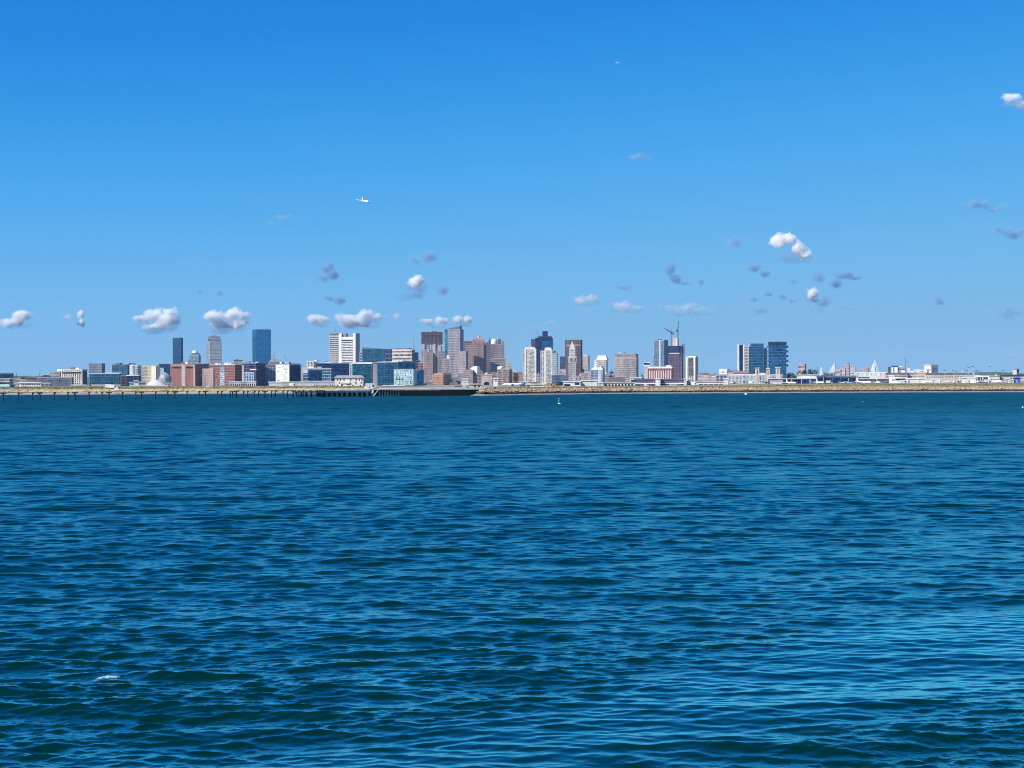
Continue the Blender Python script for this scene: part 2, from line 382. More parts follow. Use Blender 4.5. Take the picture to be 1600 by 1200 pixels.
# far wooded ridge
def make_hills():
    mb = MB(); xs = np.arange(-9000, 9001, 40.0); co, fs = [], []
    for x in xs:
        u = 800 + x/14000*F
        yt = np.interp(u, [-600, 0, 60, 150, 1090, 1200, 1300, 1440, 1500, 1545, 1565, 1580, 1600, 1700, 2300],
                       [588, 586, 587, 589, 590, 588, 588, 585, 583.5, 582.5, 580.5, 580, 580.5, 582, 585])
        h = (hz(u)-yt)/F*14000 + CAMH + 5*math.sin(x*.011)+3.5*math.sin(x*.037+2)+rnd.uniform(-2.5, 2.5)
        for dy, k in ((0, 0), (250, .5), (600, .86), (1000, 1.0), (1600, .8), (2600, 0)):
            co.append((x, 14000+dy, GROUND-1+(h-GROUND)*k + (rnd.uniform(-3, 3) if 0 < k < 1 else 0)))
    for i in range(len(xs)-1):
        for j in range(5): fs.append((i*6+j, (i+1)*6+j, (i+1)*6+j+1, i*6+j+1))
    mb.v, mb.f = co, fs
    m, n, l, b = new_mat('wooded_ridge'); b.inputs['Roughness'].default_value = 1.0
    ge = N(n, 'ShaderNodeNewGeometry'); no = N(n, 'ShaderNodeTexNoise', Scale=0.012, Detail=8.0, Roughness=0.75); l.new(ge.outputs['Position'], no.inputs['Vector'])
    l.new(ramp(n, l, no.outputs['Fac'], [(0.35, (0.025, 0.04, 0.02)), (0.65, (0.09, 0.11, 0.05))]), b.inputs['Base Color'])
    tag(mb.build('hills', m), kind='structure')
make_hills()
# ------------------------------------------------------------------ building kit
WHITE = (0.74, 0.72, 0.68); CREAM = (0.60, 0.53, 0.42); BEIGE = (0.50, 0.43, 0.34); PINK = (0.40, 0.30, 0.28); ROSE = (0.46, 0.33, 0.29)
GREY = (0.34, 0.34, 0.35); LGREY = (0.50, 0.50, 0.50); DGREY = (0.12, 0.125, 0.14); SLATE = (0.20, 0.215, 0.26); BRICK = (0.34, 0.135, 0.10)
ORANGE = (0.50, 0.25, 0.16); BROWN = (0.20, 0.135, 0.115); PURPLE = (0.13, 0.10, 0.14); NAVY = (0.03, 0.05, 0.11); TEALW = (0.30, 0.62, 0.62); STEEL = (0.24, 0.30, 0.37); MULL = (0.045, 0.13, 0.20)
G_BLUE = (0.022, 0.145, 0.29); G_NAVY = (0.015, 0.065, 0.17); G_TEAL = (0.03, 0.17, 0.255); G_DARK = (0.03, 0.05, 0.09); G_PALE = (0.42, 0.60, 0.62)
G_SMOKE = (0.07, 0.075, 0.09); G_STEEL = (0.13, 0.22, 0.32); G_BRONZE = (0.10, 0.075, 0.08)
class Bld: pass
def lattice(mb, x0, x1, y0, y1, z0, z1, nv, nvs, nh, pw, sh, p=0.5, base=0.0, cap=1.0):
    """masonry or mullion grid standing proud of the glazing on all four faces"""
    W, S, H = x1-x0, y1-y0, z1-z0
    fh = H/max(nh, 1)
    if pw > 0:
        for nn, L, ax in ((nv, W, 0), (nvs, S, 1)):
            bw = L/max(nn, 1); w = bw*pw/2
            for i in range(1, nn):
                c = (x0 if ax == 0 else y0) + i*bw
                for sgn in (0, 1):
                    if ax == 0:
                        if sgn == 0: mb.box(c-w, c+w, y0-p, y0+0.1, z0, z1)
                        else: mb.box(c-w, c+w, y1-0.1, y1+p, z0, z1)
                    else:
                        if sgn == 0: mb.box(x0-p, x0+0.1, c-w, c+w, z0, z1)
                        else: mb.box(x1-0.1, x1+p, c-w, c+w, z0, z1)
        cw = max(W/max(nv, 1)*pw*0.6, 0.5); q = p+0.06
        for cx in (x0, x1):
            for cy in (y0, y1):
                mb.box(cx-q if cx == x0 else cx-cw, cx+cw if cx == x0 else cx+q, cy-q if cy == y0 else cy-cw, cy+cw if cy == y0 else cy+q, z0, z1+0.02)
    if sh > 0:
        q = p*0.72; h = fh*sh
        for i in range(nh+1):
            a = z0+i*fh-h/2; b_ = a+h
            if i == 0: a, b_ = z0, z0+h/2+base
            if i == nh: a, b_ = z1-h/2-cap, z1
            mb.box(x0-q, x1+q, y0-q, y1+q, a, b_)
    return mb
def vol(b, x0, x1, z0, z1, y0, y1, wall, glz, nv=10, nh=10, pw=.3, sh=.3, p=0.5, cap=1.0, nvs=None, wname='wall', gname='curtain_wall', roof=None, base=0.0):
    """one block of a building, in the building's own metres"""
    if glz is not None: MB().box(x0, x1, y0, y1, z0, z1-0.15).build(gname, glz, b.root)
    if wall is not None:
        mb = MB()
        if glz is None: mb.box(x0, x1, y0, y1, z0, z1)
        else: lattice(mb, x0, x1, y0, y1, z0, z1, nv, nvs or max(2, int(round(nv*(y1-y0)/(x1-x0)))), nh, pw, sh, p, base, cap)
        if mb.v: mb.build(wname, wall, b.root)
    if roof is not None:
        MB().box(x0-0.9, x1+0.9, y0-0.9, y1+0.9, z1, z1+1.1).build('roof', roof, b.root)
def B(label, xs, yt, D, wall, glz=None, nv=10, nh=12, pw=.3, sh=.3, th=25, side='R', name='office_tower', cat='tower', depth=None, group=None, roof=LGREY, p=0.5, cap=1.0, main=True, base=0.0, zb=None):
    """xs = where its front and side corners stand along the skyline; D = distance; yt = height of its roof line"""
    xa, xb, xc = xs if len(xs) == 3 else (xs[0], xs[1], xs[1])
    flat = (xb == xc) if side == 'R' else (xa == xb)
    az = math.atan(((xa+xc)/2-800)/F); t = 0 if flat else R(th)
    phi = (-t if side == 'R' else t) - az
    c, s = math.cos(phi), math.sin(phi)
    u = lambda px: (px-800)/F
    if side == 'R' or flat:
        X = u(xb)*D; FR = Vector((X, D)); W = (X-u(xa)*D)/(c-u(xa)*s); FL = FR-Vector((c, s))*W
        S = depth if depth else min(W*0.9, 60.0)
        if not flat: S = (X-u(xc)*D)/(s+u(xc)*c)
    else:
        X = u(xb)*D; FL = Vector((X, D)); W = (u(xc)*D-X)/(c-u(xc)*s); FR = FL+Vector((c, s))*W
        S = (X-u(xa)*D)/(s+u(xa)*c)
    S = abs(S)
    if depth and not flat: S = max(S, depth) if False else S
    ctr = (FL+FR)/2 + Vector((-s, c))*S/2
    b = Bld(); b.W, b.S, b.D, b.xa, b.xb = W, S, D, (xa if (side == 'R' or flat) else xb), (xb if (side == 'R' or flat) else xc)
    zb = (GROUND if D > 1900 else ground_z(ctr.x, ctr.y)) if zb is None else zb
    b.zb = zb; b.root = empty(name, (ctr.x, ctr.y, zb), phi); tag(b.root, label, cat, group)
    b.H = CAMH+(hz((xa+xc)/2)-yt)/F*D-zb
    b.lx = lambda px: -W/2+(px-b.xa)/(b.xb-b.xa)*W
    b.lz = lambda y, px=(xa+xc)/2: CAMH+(hz(px)-y)/F*D-zb
    b.m = D/F                                              # metres per pixel there
    wm = paint(wall) if isinstance(wall, tuple) else wall
    b.wm = wm; b.gm = glz
    if main: vol(b, -W/2, W/2, -0.5, b.H, -S/2, S/2, wm, glz, nv, nh, pw, sh, p, cap, roof=paint(roof) if roof else None, base=base)
    return b
def part(b, name, px0, px1, y1, y0, d0=0.0, d1=1.0, m=None, push=0.0):
    """a block on a building between two places on its front, from height y0 up to y1, over a share of its depth"""
    m = paint(m) if isinstance(m, tuple) else m
    return MB().box(b.lx(px0), b.lx(px1), -b.S/2+d0*b.S-push, -b.S/2+d1*b.S, b.lz(y0), b.lz(y1)).build(name, m, b.root)
def block(b, px0, px1, y1, y0, d0, d1, wall, glz, nv, nh, pw, sh, p=0.5, roof=None, push=0.0, cap=1.0):
    vol(b, b.lx(px0), b.lx(px1), b.lz(y0), b.lz(y1), -b.S/2+d0*b.S-push, -b.S/2+d1*b.S, paint(wall) if isinstance(wall, tuple) else wall, glz, nv, nh, pw, sh, p, cap, roof=paint(roof) if roof else None)
def mast(b, px, y1, y0=None, r=0.5, r1=None, d=0.5, m=(0.15, 0.15, 0.17), name='antenna'):
    z0 = b.H if y0 is None else b.lz(y0)
    return MB().tube((b.lx(px), -b.S/2+d*b.S, z0), (b.lx(px), -b.S/2+d*b.S, b.lz(y1)), r, r*0.5 if r1 is None else r1, 6).build(name, paint(m), b.root)
def roofstuff(b, n=3, k=1.0, top=None):
    top = b.H+1.0 if top is None else top
    for i in range(n):
        w = rnd.uniform(.08, .2)*b.W*k; d = rnd.uniform(.1, .25)*b.S; h = rnd.uniform(1.8, 4.2)
        x = rnd.uniform(-b.W/2+w, b.W/2-w); y = rnd.uniform(-b.S/2+d, b.S/2-d)
        MB().box(x-w/2, x+w/2, y-d/2, y+d/2, top-0.2, top+h).build('roof_unit', paint(rnd.choice([LGREY, GREY, DGREY, WHITE])), b.root)
def windows(b, pxs, rows, w_m, h_m, m, name='window'):
    """each window a mesh of its own on the front"""
    base = None
    for y in rows:
        for px in pxs:
            if base is None:
                base = MB().box(-w_m/2, w_m/2, -0.12, 0.05, -h_m/2, h_m/2).build(name, m, b.root); o = base
            else: o = base.copy(); COL.objects.link(o); o.parent = b.root
            o.location = (b.lx(px), -b.S/2, b.lz(y))
def bands(b, y0, y1, n, th_m, m, px0=None, px1=None, name='floor_band', proud=0.35):
    """each floor's band a mesh of its own, wrapped round the block"""
    base = None
    X0 = -b.W/2 if px0 is None else b.lx(px0); X1 = b.W/2 if px1 is None else b.lx(px1)
    for i in range(n):
        z = b.lz(y0)+(b.lz(y1)-b.lz(y0))*(i+.5)/n
        if base is None:
            base = MB().box(X0-proud, X1+proud, -b.S/2-proud, b.S/2+proud, -th_m/2, th_m/2).build(name, m, b.root); o = base
        else: o = base.copy(); COL.objects.link(o); o.parent = b.root
        o.location = (0, 0, z)
# ------------------------------------------------------------------ the city, from the south end northwards
gN, gB, gT, gD, gP, gS, gSt, gBr = (glass(c) for c in (G_NAVY, G_BLUE, G_TEAL, G_DARK, G_PALE, G_SMOKE, G_STEEL, G_BRONZE))
gOff = glass((0.05, 0.06, 0.075), metallic=0.3, rough=0.25, blind=0.2)      # ordinary windows
pWin = glass((0.03, 0.035, 0.05), metallic=0.2, rough=0.2)
# --- waterside buildings behind the long light pier
b = B('long dark blue glass hall with a shallow curved roof at the city\'s south end', (-40, 18.5, 20.5), 584, 2900, NAVY, gN, 20, 3, .12, .15, name='exhibition_hall', cat='building', roof=DGREY)
part(b, 'roof_crest', -30, 14, 582.6, 584, .1, .9, SLATE)
b = B('turquoise striped shed with a grey upper wall beside the beach', (-30, 14.5, 17), 593, 1385, LGREY, None, name='warehouse', cat='building', roof=GREY)
bands(b, 607.2, 601.2, 2, 2.0, paint(TEALW), name='cladding_band'); part(b, 'window_strip', -22, 14, 597.3, 599.5, 0, .2, gD, .3)
B('narrow white end block against the turquoise striped shed', (16.2, 19.4, 21.2), 592.5, 1390, WHITE, None, name='stair_block', cat='building', roof=WHITE)
B('dark low sheds between the turquoise shed and the white windowed block', (11, 20.5, 22), 603, 1395, DGREY, None, name='shed', cat='building', roof=BROWN)
def house(label, x0, x1, y_eave, y_ridge, D, wall, roof, group=None, name='house', side=None):
    b = B(label, (x0, x1), y_eave, D, wall, None, main=False, name=name, cat='house', depth=14, group=group)
    vol(b, -b.W/2, b.W/2, -.5, b.H, -b.S/2, b.S/2, paint(wall), None)
    r = b.lz(y_ridge)
    MB().vprism([(-b.W/2-.8, b.H), (b.W/2+.8, b.H), (0, r)] if side else [(-b.W/2-.6, b.H), (b.W/2+.6, b.H), (b.W/2*.8, r), (-b.W/2*.8, r)], -b.S/2-.6, b.S/2+.6).build('roof', paint(roof), b.root)
    n = max(2, int(b.W/4)); base = None
    for k in range(n):
        for zz in ([.35, .75] if b.H > 6 else [.55]):
            if base is None: base = MB().box(-.6, .6, -.1, .1, -.8, .8).build('window', pWin, b.root); o = base
            else: o = base.copy(); COL.objects.link(o); o.parent = b.root
            o.location = (-b.W/2+b.W*(k+.5)/n, -b.S/2, b.H*zz)
    return b
house('pale pink house with a cream hipped roof nearest the turquoise shed', 20, 32, 594, 591, 2500, (0.6, .48, .45), CREAM)
house('white gabled house between two pink ones by the church spire', 31.5, 42, 595, 592.5, 2450, WHITE, (.62, .55, .5))
house('long rose coloured terrace behind the white windowed block', 40, 58, 592.5, 590, 2700, ROSE, BROWN)
house('small mauve house next to the leaning crane', 54, 63, 591.5, 589.3, 2750, (0.42, .36, .42), SLATE)
b = B('tiny dark church with a pointed spire on the low southern skyline', (24, 27), 588, 3400, DGREY, None, depth=8, name='church', cat='church', roof=None)
MB().frustum(-2.2, 2.2, -4.0, 0.4, b.H, b.lz(582), 0.03).build('spire', paint(SLATE), b.root)
b = B('thin grey derrick leaning over roofs by the small mauve house', (60, 62), 590, 3200, GREY, None, depth=3, name='crane', cat='crane', roof=None)
MB().tube((0, 0, b.H), (b.lx(63.2), 0, b.lz(577.5)), .45, .3, 5).build('jib', paint(DGREY), b.root)
# white windowed block with grey annexe
b = B('white two storey block with rows of small windows close behind the beach', (30, 64, 65.5), 598.6, 1560, WHITE, None, name='office_block', cat='building', th=15, roof=WHITE)
windows(b, [34.3+2.72*i for i in range(11)], (601.0, 604.0), 0.95, 1.2, pWin)
part(b, 'roof_unit', 31, 36, 596.4, 598.6, .3, .7, GREY); part(b, 'roof_unit', 49, 54.5, 596.8, 598.6, .3, .7, DGREY)
b = B('grey low annexe of vertical panels against the white windowed block', (65.5, 78, 79.5), 599.8, 1570, GREY, gS, 6, 1, .5, .3, name='annexe', cat='building', th=15)
b = B('long grey office slab of many floors with a dark roof mound', (59, 112, 113.5), 590.5, 2300, SLATE, gSt, 30, 6, .3, .45, name='office_slab', cat='building', roof=GREY, th=15)
MB().frustum(b.lx(62.5), b.lx(81), -b.S*.3, b.S*.3, b.H, b.lz(586), .45).build('roof_mound', paint(NAVY), b.root)
B('plain grey upper block rising behind the long grey slab', (79, 93, 95), 581.2, 2900, GREY, gSt, 8, 5, .35, .45, name='office_block', cat='building', roof=GREY)
b = B('white concrete hotel slab with a dark top window row and blue side', (96.5, 128.5, 135.8), 577.5, 3000, CREAM, gOff, 11, 8, .45, .25, name='hotel', cat='building', roof=WHITE, th=35)
part(b, 'stair_tower', 88.5, 97.2, 576.8, 606, .1, .9, WHITE); part(b, 'top_window_row', 98, 127, 581.2, 583.8, 0, .3, pWin, .65)
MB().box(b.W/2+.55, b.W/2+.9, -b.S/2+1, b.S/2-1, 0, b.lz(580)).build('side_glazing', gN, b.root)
roofstuff(b, 4)
b = B('slate grey tower with a notched top south of the teal block', (139.3, 159, 164), 568.3, 4300, SLATE, gSt, 12, 14, .4, .5, roof=SLATE)
part(b, 'roof_notch', 150.5, 156.5, 567.2, 568.4, .2, .8, WHITE)
b = B('wide teal glass block with a white roof edge in front of the slate tower', (140.5, 186, 188.5), 584, 2500, MULL, gT, 16, 5, .12, .2, name='office_block', cat='building', roof=(.55, .62, .64), th=18)
part(b, 'white_canopy', 162, 189, 582.3, 583.4, 0, 1, WHITE, .6)
b = B('dark teal stepped tower beside the slate tower', (175.5, 199, 212), 570, 3900, MULL, gT, 12, 10, .12, .3, roof=DGREY, th=35)
part(b, 'penthouse', 179, 186, 567, 570, .1, .7, DGREY); part(b, 'penthouse', 189, 200, 567.6, 570, .1, .9, STEEL)
B('brown low block with pale vertical fins under the dark teal stepped tower', (188, 200.5), 588, 2450, BROWN, gS, 6, 4, .35, .2, name='office_block', cat='building', roof=GREY)
b = B('pale rounded apartment block partly hidden by the beige striped one', (203, 214.5, 222), 571.5, 3600, WHITE, gSt, 4, 8, .3, .3, name='apartment_block', cat='building', roof=WHITE)
mb = MB(); mb.lathe([(b.W*.42, 0), (b.W*.42, b.H*.99), (b.W*.3, b.H+3), (0.1, b.H+3.2)], (-b.W*.1, -b.S*.35, 0), 16); mb.build('rounded_bay', paint(LGREY), b.root)
b = B('beige block with grey vertical window stripes and a cream corner', (222, 237, 249), 572.3, 3300, CREAM, gOff, 9, 6, .5, .12, name='apartment_block', cat='building', roof=CREAM, th=38)
part(b, 'corner_pier', 236.8, 244, 571.5, 606, -.02, .5, (0.66, .58, .44), .3)
B('navy low block with a white parapet below the pale rounded block', (198, 216.5, 219), 587, 2400, NAVY, gN, 8, 4, .1, .15, name='office_block', cat='building', roof=WHITE)
b = B('dark navy glass block between the beige block and the brick warehouse', (249, 266.5, 269), 569.3, 3500, NAVY, gN, 8, 8, .12, .12, name='office_block', cat='building', roof=NAVY)
part(b, 'pale_bay', 250.5, 256, 574.5, 606, 0, .2, (0.36, .45, .52), .8)
# tent, dome and small sheds by the airfield
b = B('white tented roof swelling behind the grass bank', (229, 261), 602, 1900, WHITE, None, depth=40, name='tent', cat='tent', roof=None)
mb = MB(); mb.smooth = True
n_ = 24
for i in range(n_+1):
    u_ = i/n_; hgt = b.lz(591.5)*max(0.03, math.sin(math.pi*min(1, u_*1.02))**.6)*(1-.25*u_)
    for j in range(7):
        v_ = j/6; mb.v.append((-b.W/2+u_*b.W, -b.S/2+v_*b.S, max(.3, hgt*math.sin(math.pi*v_)**.5)))
for i in range(n_):
    for j in range(6): mb.f.append((i*7+j, (i+1)*7+j, (i+1)*7+j+1, i*7+j+1))
mb.build('canopy', paint((.62, .61, .59)), b.root)
b = B('grey panelled storage dome beside the white tented roof', (247.5, 268), 601, 2000, LGREY, None, depth=17, name='storage_dome', cat='dome', main=False)
rr = b.W/2; hh = b.lz(582.8)
MB().lathe([(rr, -1), (rr, hh-rr*.95)]+[(rr*math.cos(t), hh-rr*.95+rr*.95*math.sin(t)) for t in [R(a) for a in (15, 30, 45, 60, 75, 89)]], (0, 0, 0), 14).build('shell', paint((.36, .36, .38), .6, .45, .3), b.root)
mb = MB(); mb.lathe([(rr*.16, hh-1.5), (rr*.16, hh+.6), (.1, hh+.9)], (0, 0, 0), 8); mb.build('cap', paint(WHITE), b.root)
for (x0, x1, y, c, lab) in ((202.5, 209, 598.2, (0.5, .68, .72), 'pale blue container shed below the navy low block'), (209.5, 216, 595.2, (.62, .68, .66), 'tall pale cabin between the container shed and the tent'), (216, 228, 597.8, LGREY, 'low grey flat roofed shed directly before the white tent'), (261, 268, 599.4, WHITE, 'white shed at the foot of the grey dome')):
    b = B(lab, (x0, x1), y, 1700, c, None, depth=8, name='shed', cat='shed'); windows(b, [x0+(x1-x0)*.35, x0+(x1-x0)*.7], (y+2.2,), 1.0, .9, pWin)
# brick warehouses
b = B('red brick warehouse nearest the grey dome with a grey centre bay', (267, 305, 317), 569.5, 3000, BRICK, gOff, 13, 8, .55, .5, name='brick_warehouse', cat='building', roof=(.45, .27, .22), th=28, cap=2.0)
part(b, 'centre_bay', 284.3, 290, 569.8, 606, 0, .1, (0.44, .38, .35), .9)
part(b, 'corner_pier', 302.5, 305, 569.8, 606, 0, .12, ROSE, .75); part(b, 'cornice', 267, 305, 571.0, 572.3, -.01, 1, ROSE, .9)
part(b, 'top_window_row', 269, 283.5, 573, 575.4, 0, .1, pWin, .75); part(b, 'top_window_row', 291, 302, 573, 575.4, 0, .1, pWin, .75)
roofstuff(b, 4)
b = B('low pinkish brick block with a white roof between the two brick warehouses', (317, 333, 335), 577, 2900, ROSE, gOff, 5, 7, .6, .5, name='brick_block', cat='building', roof=WHITE)
b = B('red brick warehouse with a tall glazed stair strip in its middle', (327.5, 367, 377.5), 570.2, 3150, BRICK, gOff, 13, 8, .35, .55, name='brick_warehouse', cat='building', roof=WHITE, th=28)
st = part(b, 'stair_strip', 344.2, 351.2, 572.5, 606, 0, .1, gP, 1.0)
for i in range(9):
    zz = b.lz(575+3.3*i); MB().box(b.lx(344), b.lx(351.4), -b.S/2-1.3, -b.S/2-.9, zz-.4, zz+.4).build('landing', paint(WHITE), st)
roofstuff(b, 5)
b = B('long dark terrace roof with a white edge behind the brick warehouses', (307, 366), 568, 3700, DGREY, gN, 16, 8, .1, .2, name='office_block', cat='building', roof=WHITE, depth=60)
b = B('flat grey tan roof block peeking over the second brick warehouse', (365.5, 379), 563, 4200, (.36, .31, .29), None, name='office_block', cat='building', roof=BROWN, depth=40); roofstuff(b, 3)
# --- far towers of the back district
b = B('slender dark blue glass tower standing alone above the brick warehouse', (270.3, 282.3, 286), 528.3, 6600, NAVY, gB, 9, 40, .1, .16, th=30, roof=NAVY)
part(b, 'crown_edge', 270.3, 282, 527.4, 528.4, .05, .95, SLATE)
b = B('grey stepped tower with a small round dome between two taller towers', (294, 310, 313.5), 562, 6500, STEEL, gSt, 9, 10, .35, .35, roof=STEEL, th=20)
block(b, 295.5, 310.3, 555.5, 562, .08, .92, STEEL, gSt, 7, 4, .35, .35, roof=(.4, .45, .48)); block(b, 297.3, 308.8, 551.8, 555.5, .16, .84, STEEL, gSt, 5, 2, .35, .35)
mb = MB(); mb.smooth = True; rr = (b.lx(308)-b.lx(298))/2; mb.lathe([(rr*math.cos(t), rr*.95*math.sin(t)) for t in [R(a) for a in (0, 18, 36, 54, 72, 89)]], ((b.lx(303)), 0, b.lz(551.8)), 16); mb.build('dome', paint((.55, .68, .64), .4), b.root)
for k in range(4):
    MB().tube((b.lx(299.5+2.3*k), -rr*.95, b.lz(551.8)), (b.lx(302+.7*k), -rr*.3, b.lz(547.5)), .5, .4, 5).build('dome_rib', paint(WHITE), b.root)
b = B('grey ribbed tower with a notched crown and a tall thin antenna', (328, 346.8), 533, 6400, (.36, .37, .385), gSt, 26, 34, .62, .28, th=22, depth=50, main=False)
for (q0, q1, y1_, y0_, d0, d1) in ((328, 346.8, 533, 610, 0, 1),):
    block(b, q0, q1, y1_, y0_, d0, d1, (.40, .405, .42), gSt, 26, 34, .55, .30, roof=GREY)
vol(b, b.lx(322.5), b.lx(328)-1.2, -.5, b.lz(533), -b.S/2+3, b.S/2-3, paint((.56, .57, .58)), gSt, 8, 34, .7, .2)
block(b, 325, 345.2, 529.2, 533, .1, .9, (.30, .31, .34), gS, 14, 1, .5, .3, roof=(.36, .37, .4)); block(b, 326, 344.2, 526.0, 528.9, .15, .85, (.38, .39, .42), gS, 12, 1, .5, .3, roof=GREY); part(b, 'penthouse', 331, 339, 524.2, 525.6, .3, .7, SLATE)
part(b, 'dark_floor', 328, 346.8, 546.4, 547.2, 0, 1, DGREY, .6); part(b, 'dark_floor', 328, 346.8, 561.3, 562.2, 0, 1, DGREY, .62)
mast(b, 334.6, 513.2, 524.3, .9, .3); mast(b, 336.5, 519.8, 524.3, .35, .2); mast(b, 329.4, 520.5, 526, .35, .2)
b = B('tallest dark teal slab of mirror glass with two roof antennas', (400.3, 423.6), 515, 6300, None, None, depth=38, main=False, th=20)
q = [(b.lx(394.4), 10), (b.lx(400.3), -b.S/2), (b.lx(423.6), -b.S/2), (b.lx(420), b.S/2), (b.lx(397), b.S/2)]
gH = glass((0.03, 0.22, 0.40), metallic=.8, rough=.1, spread=.25)
MB().prism(q, -.5, b.lz(515)).build('curtain_wall', gH, b.root)
mb = MB()
for i in range(1, 60):
    z = b.lz(515)*i/60; mb.prism([(x*1.004, y-(.18 if y < 0 else -.1)) for x, y in q], z, z+.35)
mb.build('mullion_grid', paint((.02, .08, .14), .4), b.root); MB().prism([(x*1.006, y*1.01) for x, y in q], b.lz(515.6), b.lz(514.8)).build('parapet', paint(NAVY), b.root)
mast(b, 409.6, 507.5, 514.9, .9, .4); mast(b, 416.8, 509.8, 514.9, .45, .25)
b = B('grey block with a tall pyramid roof and spire beside the mirror glass slab', (419.5, 436.8), 565.2, 6000, (.34, .31, .33), gOff, 10, 8, .5, .4, depth=42, name='pyramid_roof_building', roof=(.4, .36, .36))
MB().frustum(b.lx(420.3), b.lx(436), -b.S*.48, b.S*.48, b.H+1, b.lz(557.4), .17).build('pyramid_roof', paint((.27, .24, .27)), b.root)
MB().frustum(b.lx(427), b.lx(429.6), -3.5, 3.5, b.lz(557.5), b.lz(549.8), .12).build('spire', paint(SLATE), b.root)
b = B('small grey tower crane showing between the pyramid roof and the white facade', (446, 447.4), 565, 4300, GREY, None, depth=2, name='tower_crane', cat='crane', roof=None)
MB().tube((b.lx(445), 0, b.lz(557)), (b.lx(449.2), 0, b.lz(563.6)), .7, .7, 5).build('jib', paint(GREY), b.root); MB().box(b.lx(444.8), b.lx(446.2), -1, 1, b.lz(557.6), b.lz(556.4)).build('counterweight', paint(DGREY), b.root)
# --- glass blocks of the harbour district
b = B('dark purple office block with pale corner pilaster beside second brick warehouse', (378, 400, 414), 567.5, 3300, PURPLE, gN, 12, 9, .15, .25, name='office_block', cat='building', roof=LGREY, th=30)
part(b, 'pale_pilaster', 378, 381.5, 570, 606, 0, .15, (.38, .36, .4), .9); roofstuff(b, 4)
b = B('white blue glass annexe with vertical lights below the dark purple block', (383, 396, 398), 582.3, 2900, (.55, .6, .64), gSt, 5, 5, .3, .1, name='annexe', cat='building', roof=(.5, .55, .58))
part(b, 'white_canopy', 391, 401, 576.8, 578.2, 0, .6, WHITE, 2)
B('low grey shed with a pale roof in front of the dark purple block', (358, 399, 401), 597, 2300, LGREY, gS, 14, 1, .4, .4, name='shed', cat='building', roof=(.55, .55, .53), th=12)
b = B('grey striped block wedged before the mirror glass slab', (414, 430.5), 571, 3350, (.30, .29, .33), gN, 7, 9, .5, .3, name='office_block', cat='building', roof=GREY, depth=40)
b = B('bright white panelled block with scattered slot windows and a navy glass side', (431, 452, 469.5), 568.8, 3000, WHITE, None, name='office_block', cat='building', roof=DGREY, th=40)
for (x0, x1, y) in ((433, 439.5, 573.3), (440, 450, 576.3), (433, 436.5, 580), (446, 448.5, 582), (438, 444.5, 585.5), (446, 450.5, 590.4), (433, 438, 594), (441, 444, 572)):
    MB().box(b.lx(x0), b.lx(x1), -b.S/2-.15, -b.S/2+.2, b.lz(y+.55), b.lz(y)).build('window', pWin, b.root)
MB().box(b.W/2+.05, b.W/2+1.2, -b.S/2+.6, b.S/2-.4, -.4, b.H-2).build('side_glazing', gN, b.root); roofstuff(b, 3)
B('pale grey thin slab ending the navy glass side', (469.5, 473), 571, 3150, (.42, .42, .46), None, name='office_block', cat='building', roof=LGREY, depth=30)
b = B('small cream block with vertical window lines far behind the teal block', (478.5, 490.5, 495), 564.5, 5000, CREAM, gOff, 5, 7, .45, .2, name='apartment_block', cat='building', roof=WHITE)
part(b, 'penthouse', 490, 494.6, 562.8, 565, .1, .8, WHITE)
b = B('teal glass block with a grey upper terrace next to the navy side', (473.5, 517, 519), 576, 3000, GREY, gT, 14, 6, .1, .2, name='office_block', cat='building', roof=LGREY, th=15)
part(b, 'roof_terrace', 474, 494, 574.3, 576, .1, .8, LGREY); part(b, 'grey_bay', 473.7, 481, 577, 583, 0, .1, LGREY, .8); part(b, 'dark_front', 482, 503, 579, 594, 0, .1, gN, .9); roofstuff(b, 3)
b = B('long navy glass block ending in a white dotted stair tower', (494.5, 545.5), 568, 3300, NAVY, gN, 18, 9, .08, .12, name='office_block', cat='building', roof=(.3, .36, .44), depth=50)
t_ = part(b, 'stair_tower', 545.7, 550.3, 568.3, 606, 0, .4, WHITE, .5)
for i in range(7): MB().box(b.lx(547.2), b.lx(548.8), -b.S/2-.75, -b.S/2-.4, b.lz(571.3+2.7*i), b.lz(569.9+2.7*i)).build('window', pWin, t_)
roofstuff(b, 4)
b = B('blue green mirror glass block under a thick white roof slab', (551, 581, 583), 568.5, 3200, MULL, gT, 14, 9, .08, .1, name='office_block', cat='building', roof=None, th=15)
MB().box(-b.W/2-1.5, b.W/2+1.5, -b.S/2-1.5, b.S/2+1.5, b.H, b.lz(566.2)).build('roof_slab', paint(WHITE), b.root)
B('grey windowless concrete column between two blue glass blocks', (582.5, 589.8), 567, 3100, (.36, .35, .36), None, name='stair_tower', cat='building', roof=GREY, depth=20)
b = B('large rounded blue glass block at the end of the glass row', (590, 622, 648), 566, 3050, MULL, gB, 14, 10, .08, .1, name='office_block', cat='building', roof=(.5, .55, .58), th=40)
part(b, 'roof_edge', 590, 622.5, 564.8, 566, 0, 1, (.42, .55, .62), .4); part(b, 'penthouse', 606, 621, 563.2, 566, .3, .8, (.40, .50, .56)); roofstuff(b, 3)
gMint = glass((0.34, 0.50, 0.50), metallic=.35, rough=.25, spread=.95, cell=(2.4, 2.4, 3.4))  # wide tint spread paints the rippled reflections into the panes
b = B('pale mint glass front with rippled reflections before rounded blue block', (616.3, 645.5, 650), 577.3, 2700, (.55, .66, .66), gMint, 12, 9, .08, .16, name='office_block', cat='building', roof=(.3, .4, .46), th=25)
b = B('dark blue glass drum close beside the pale mint glass front', (648.5, 662.5), 578, 2750, None, None, main=False, depth=18, name='drum_building', cat='building')
rr = b.W/2
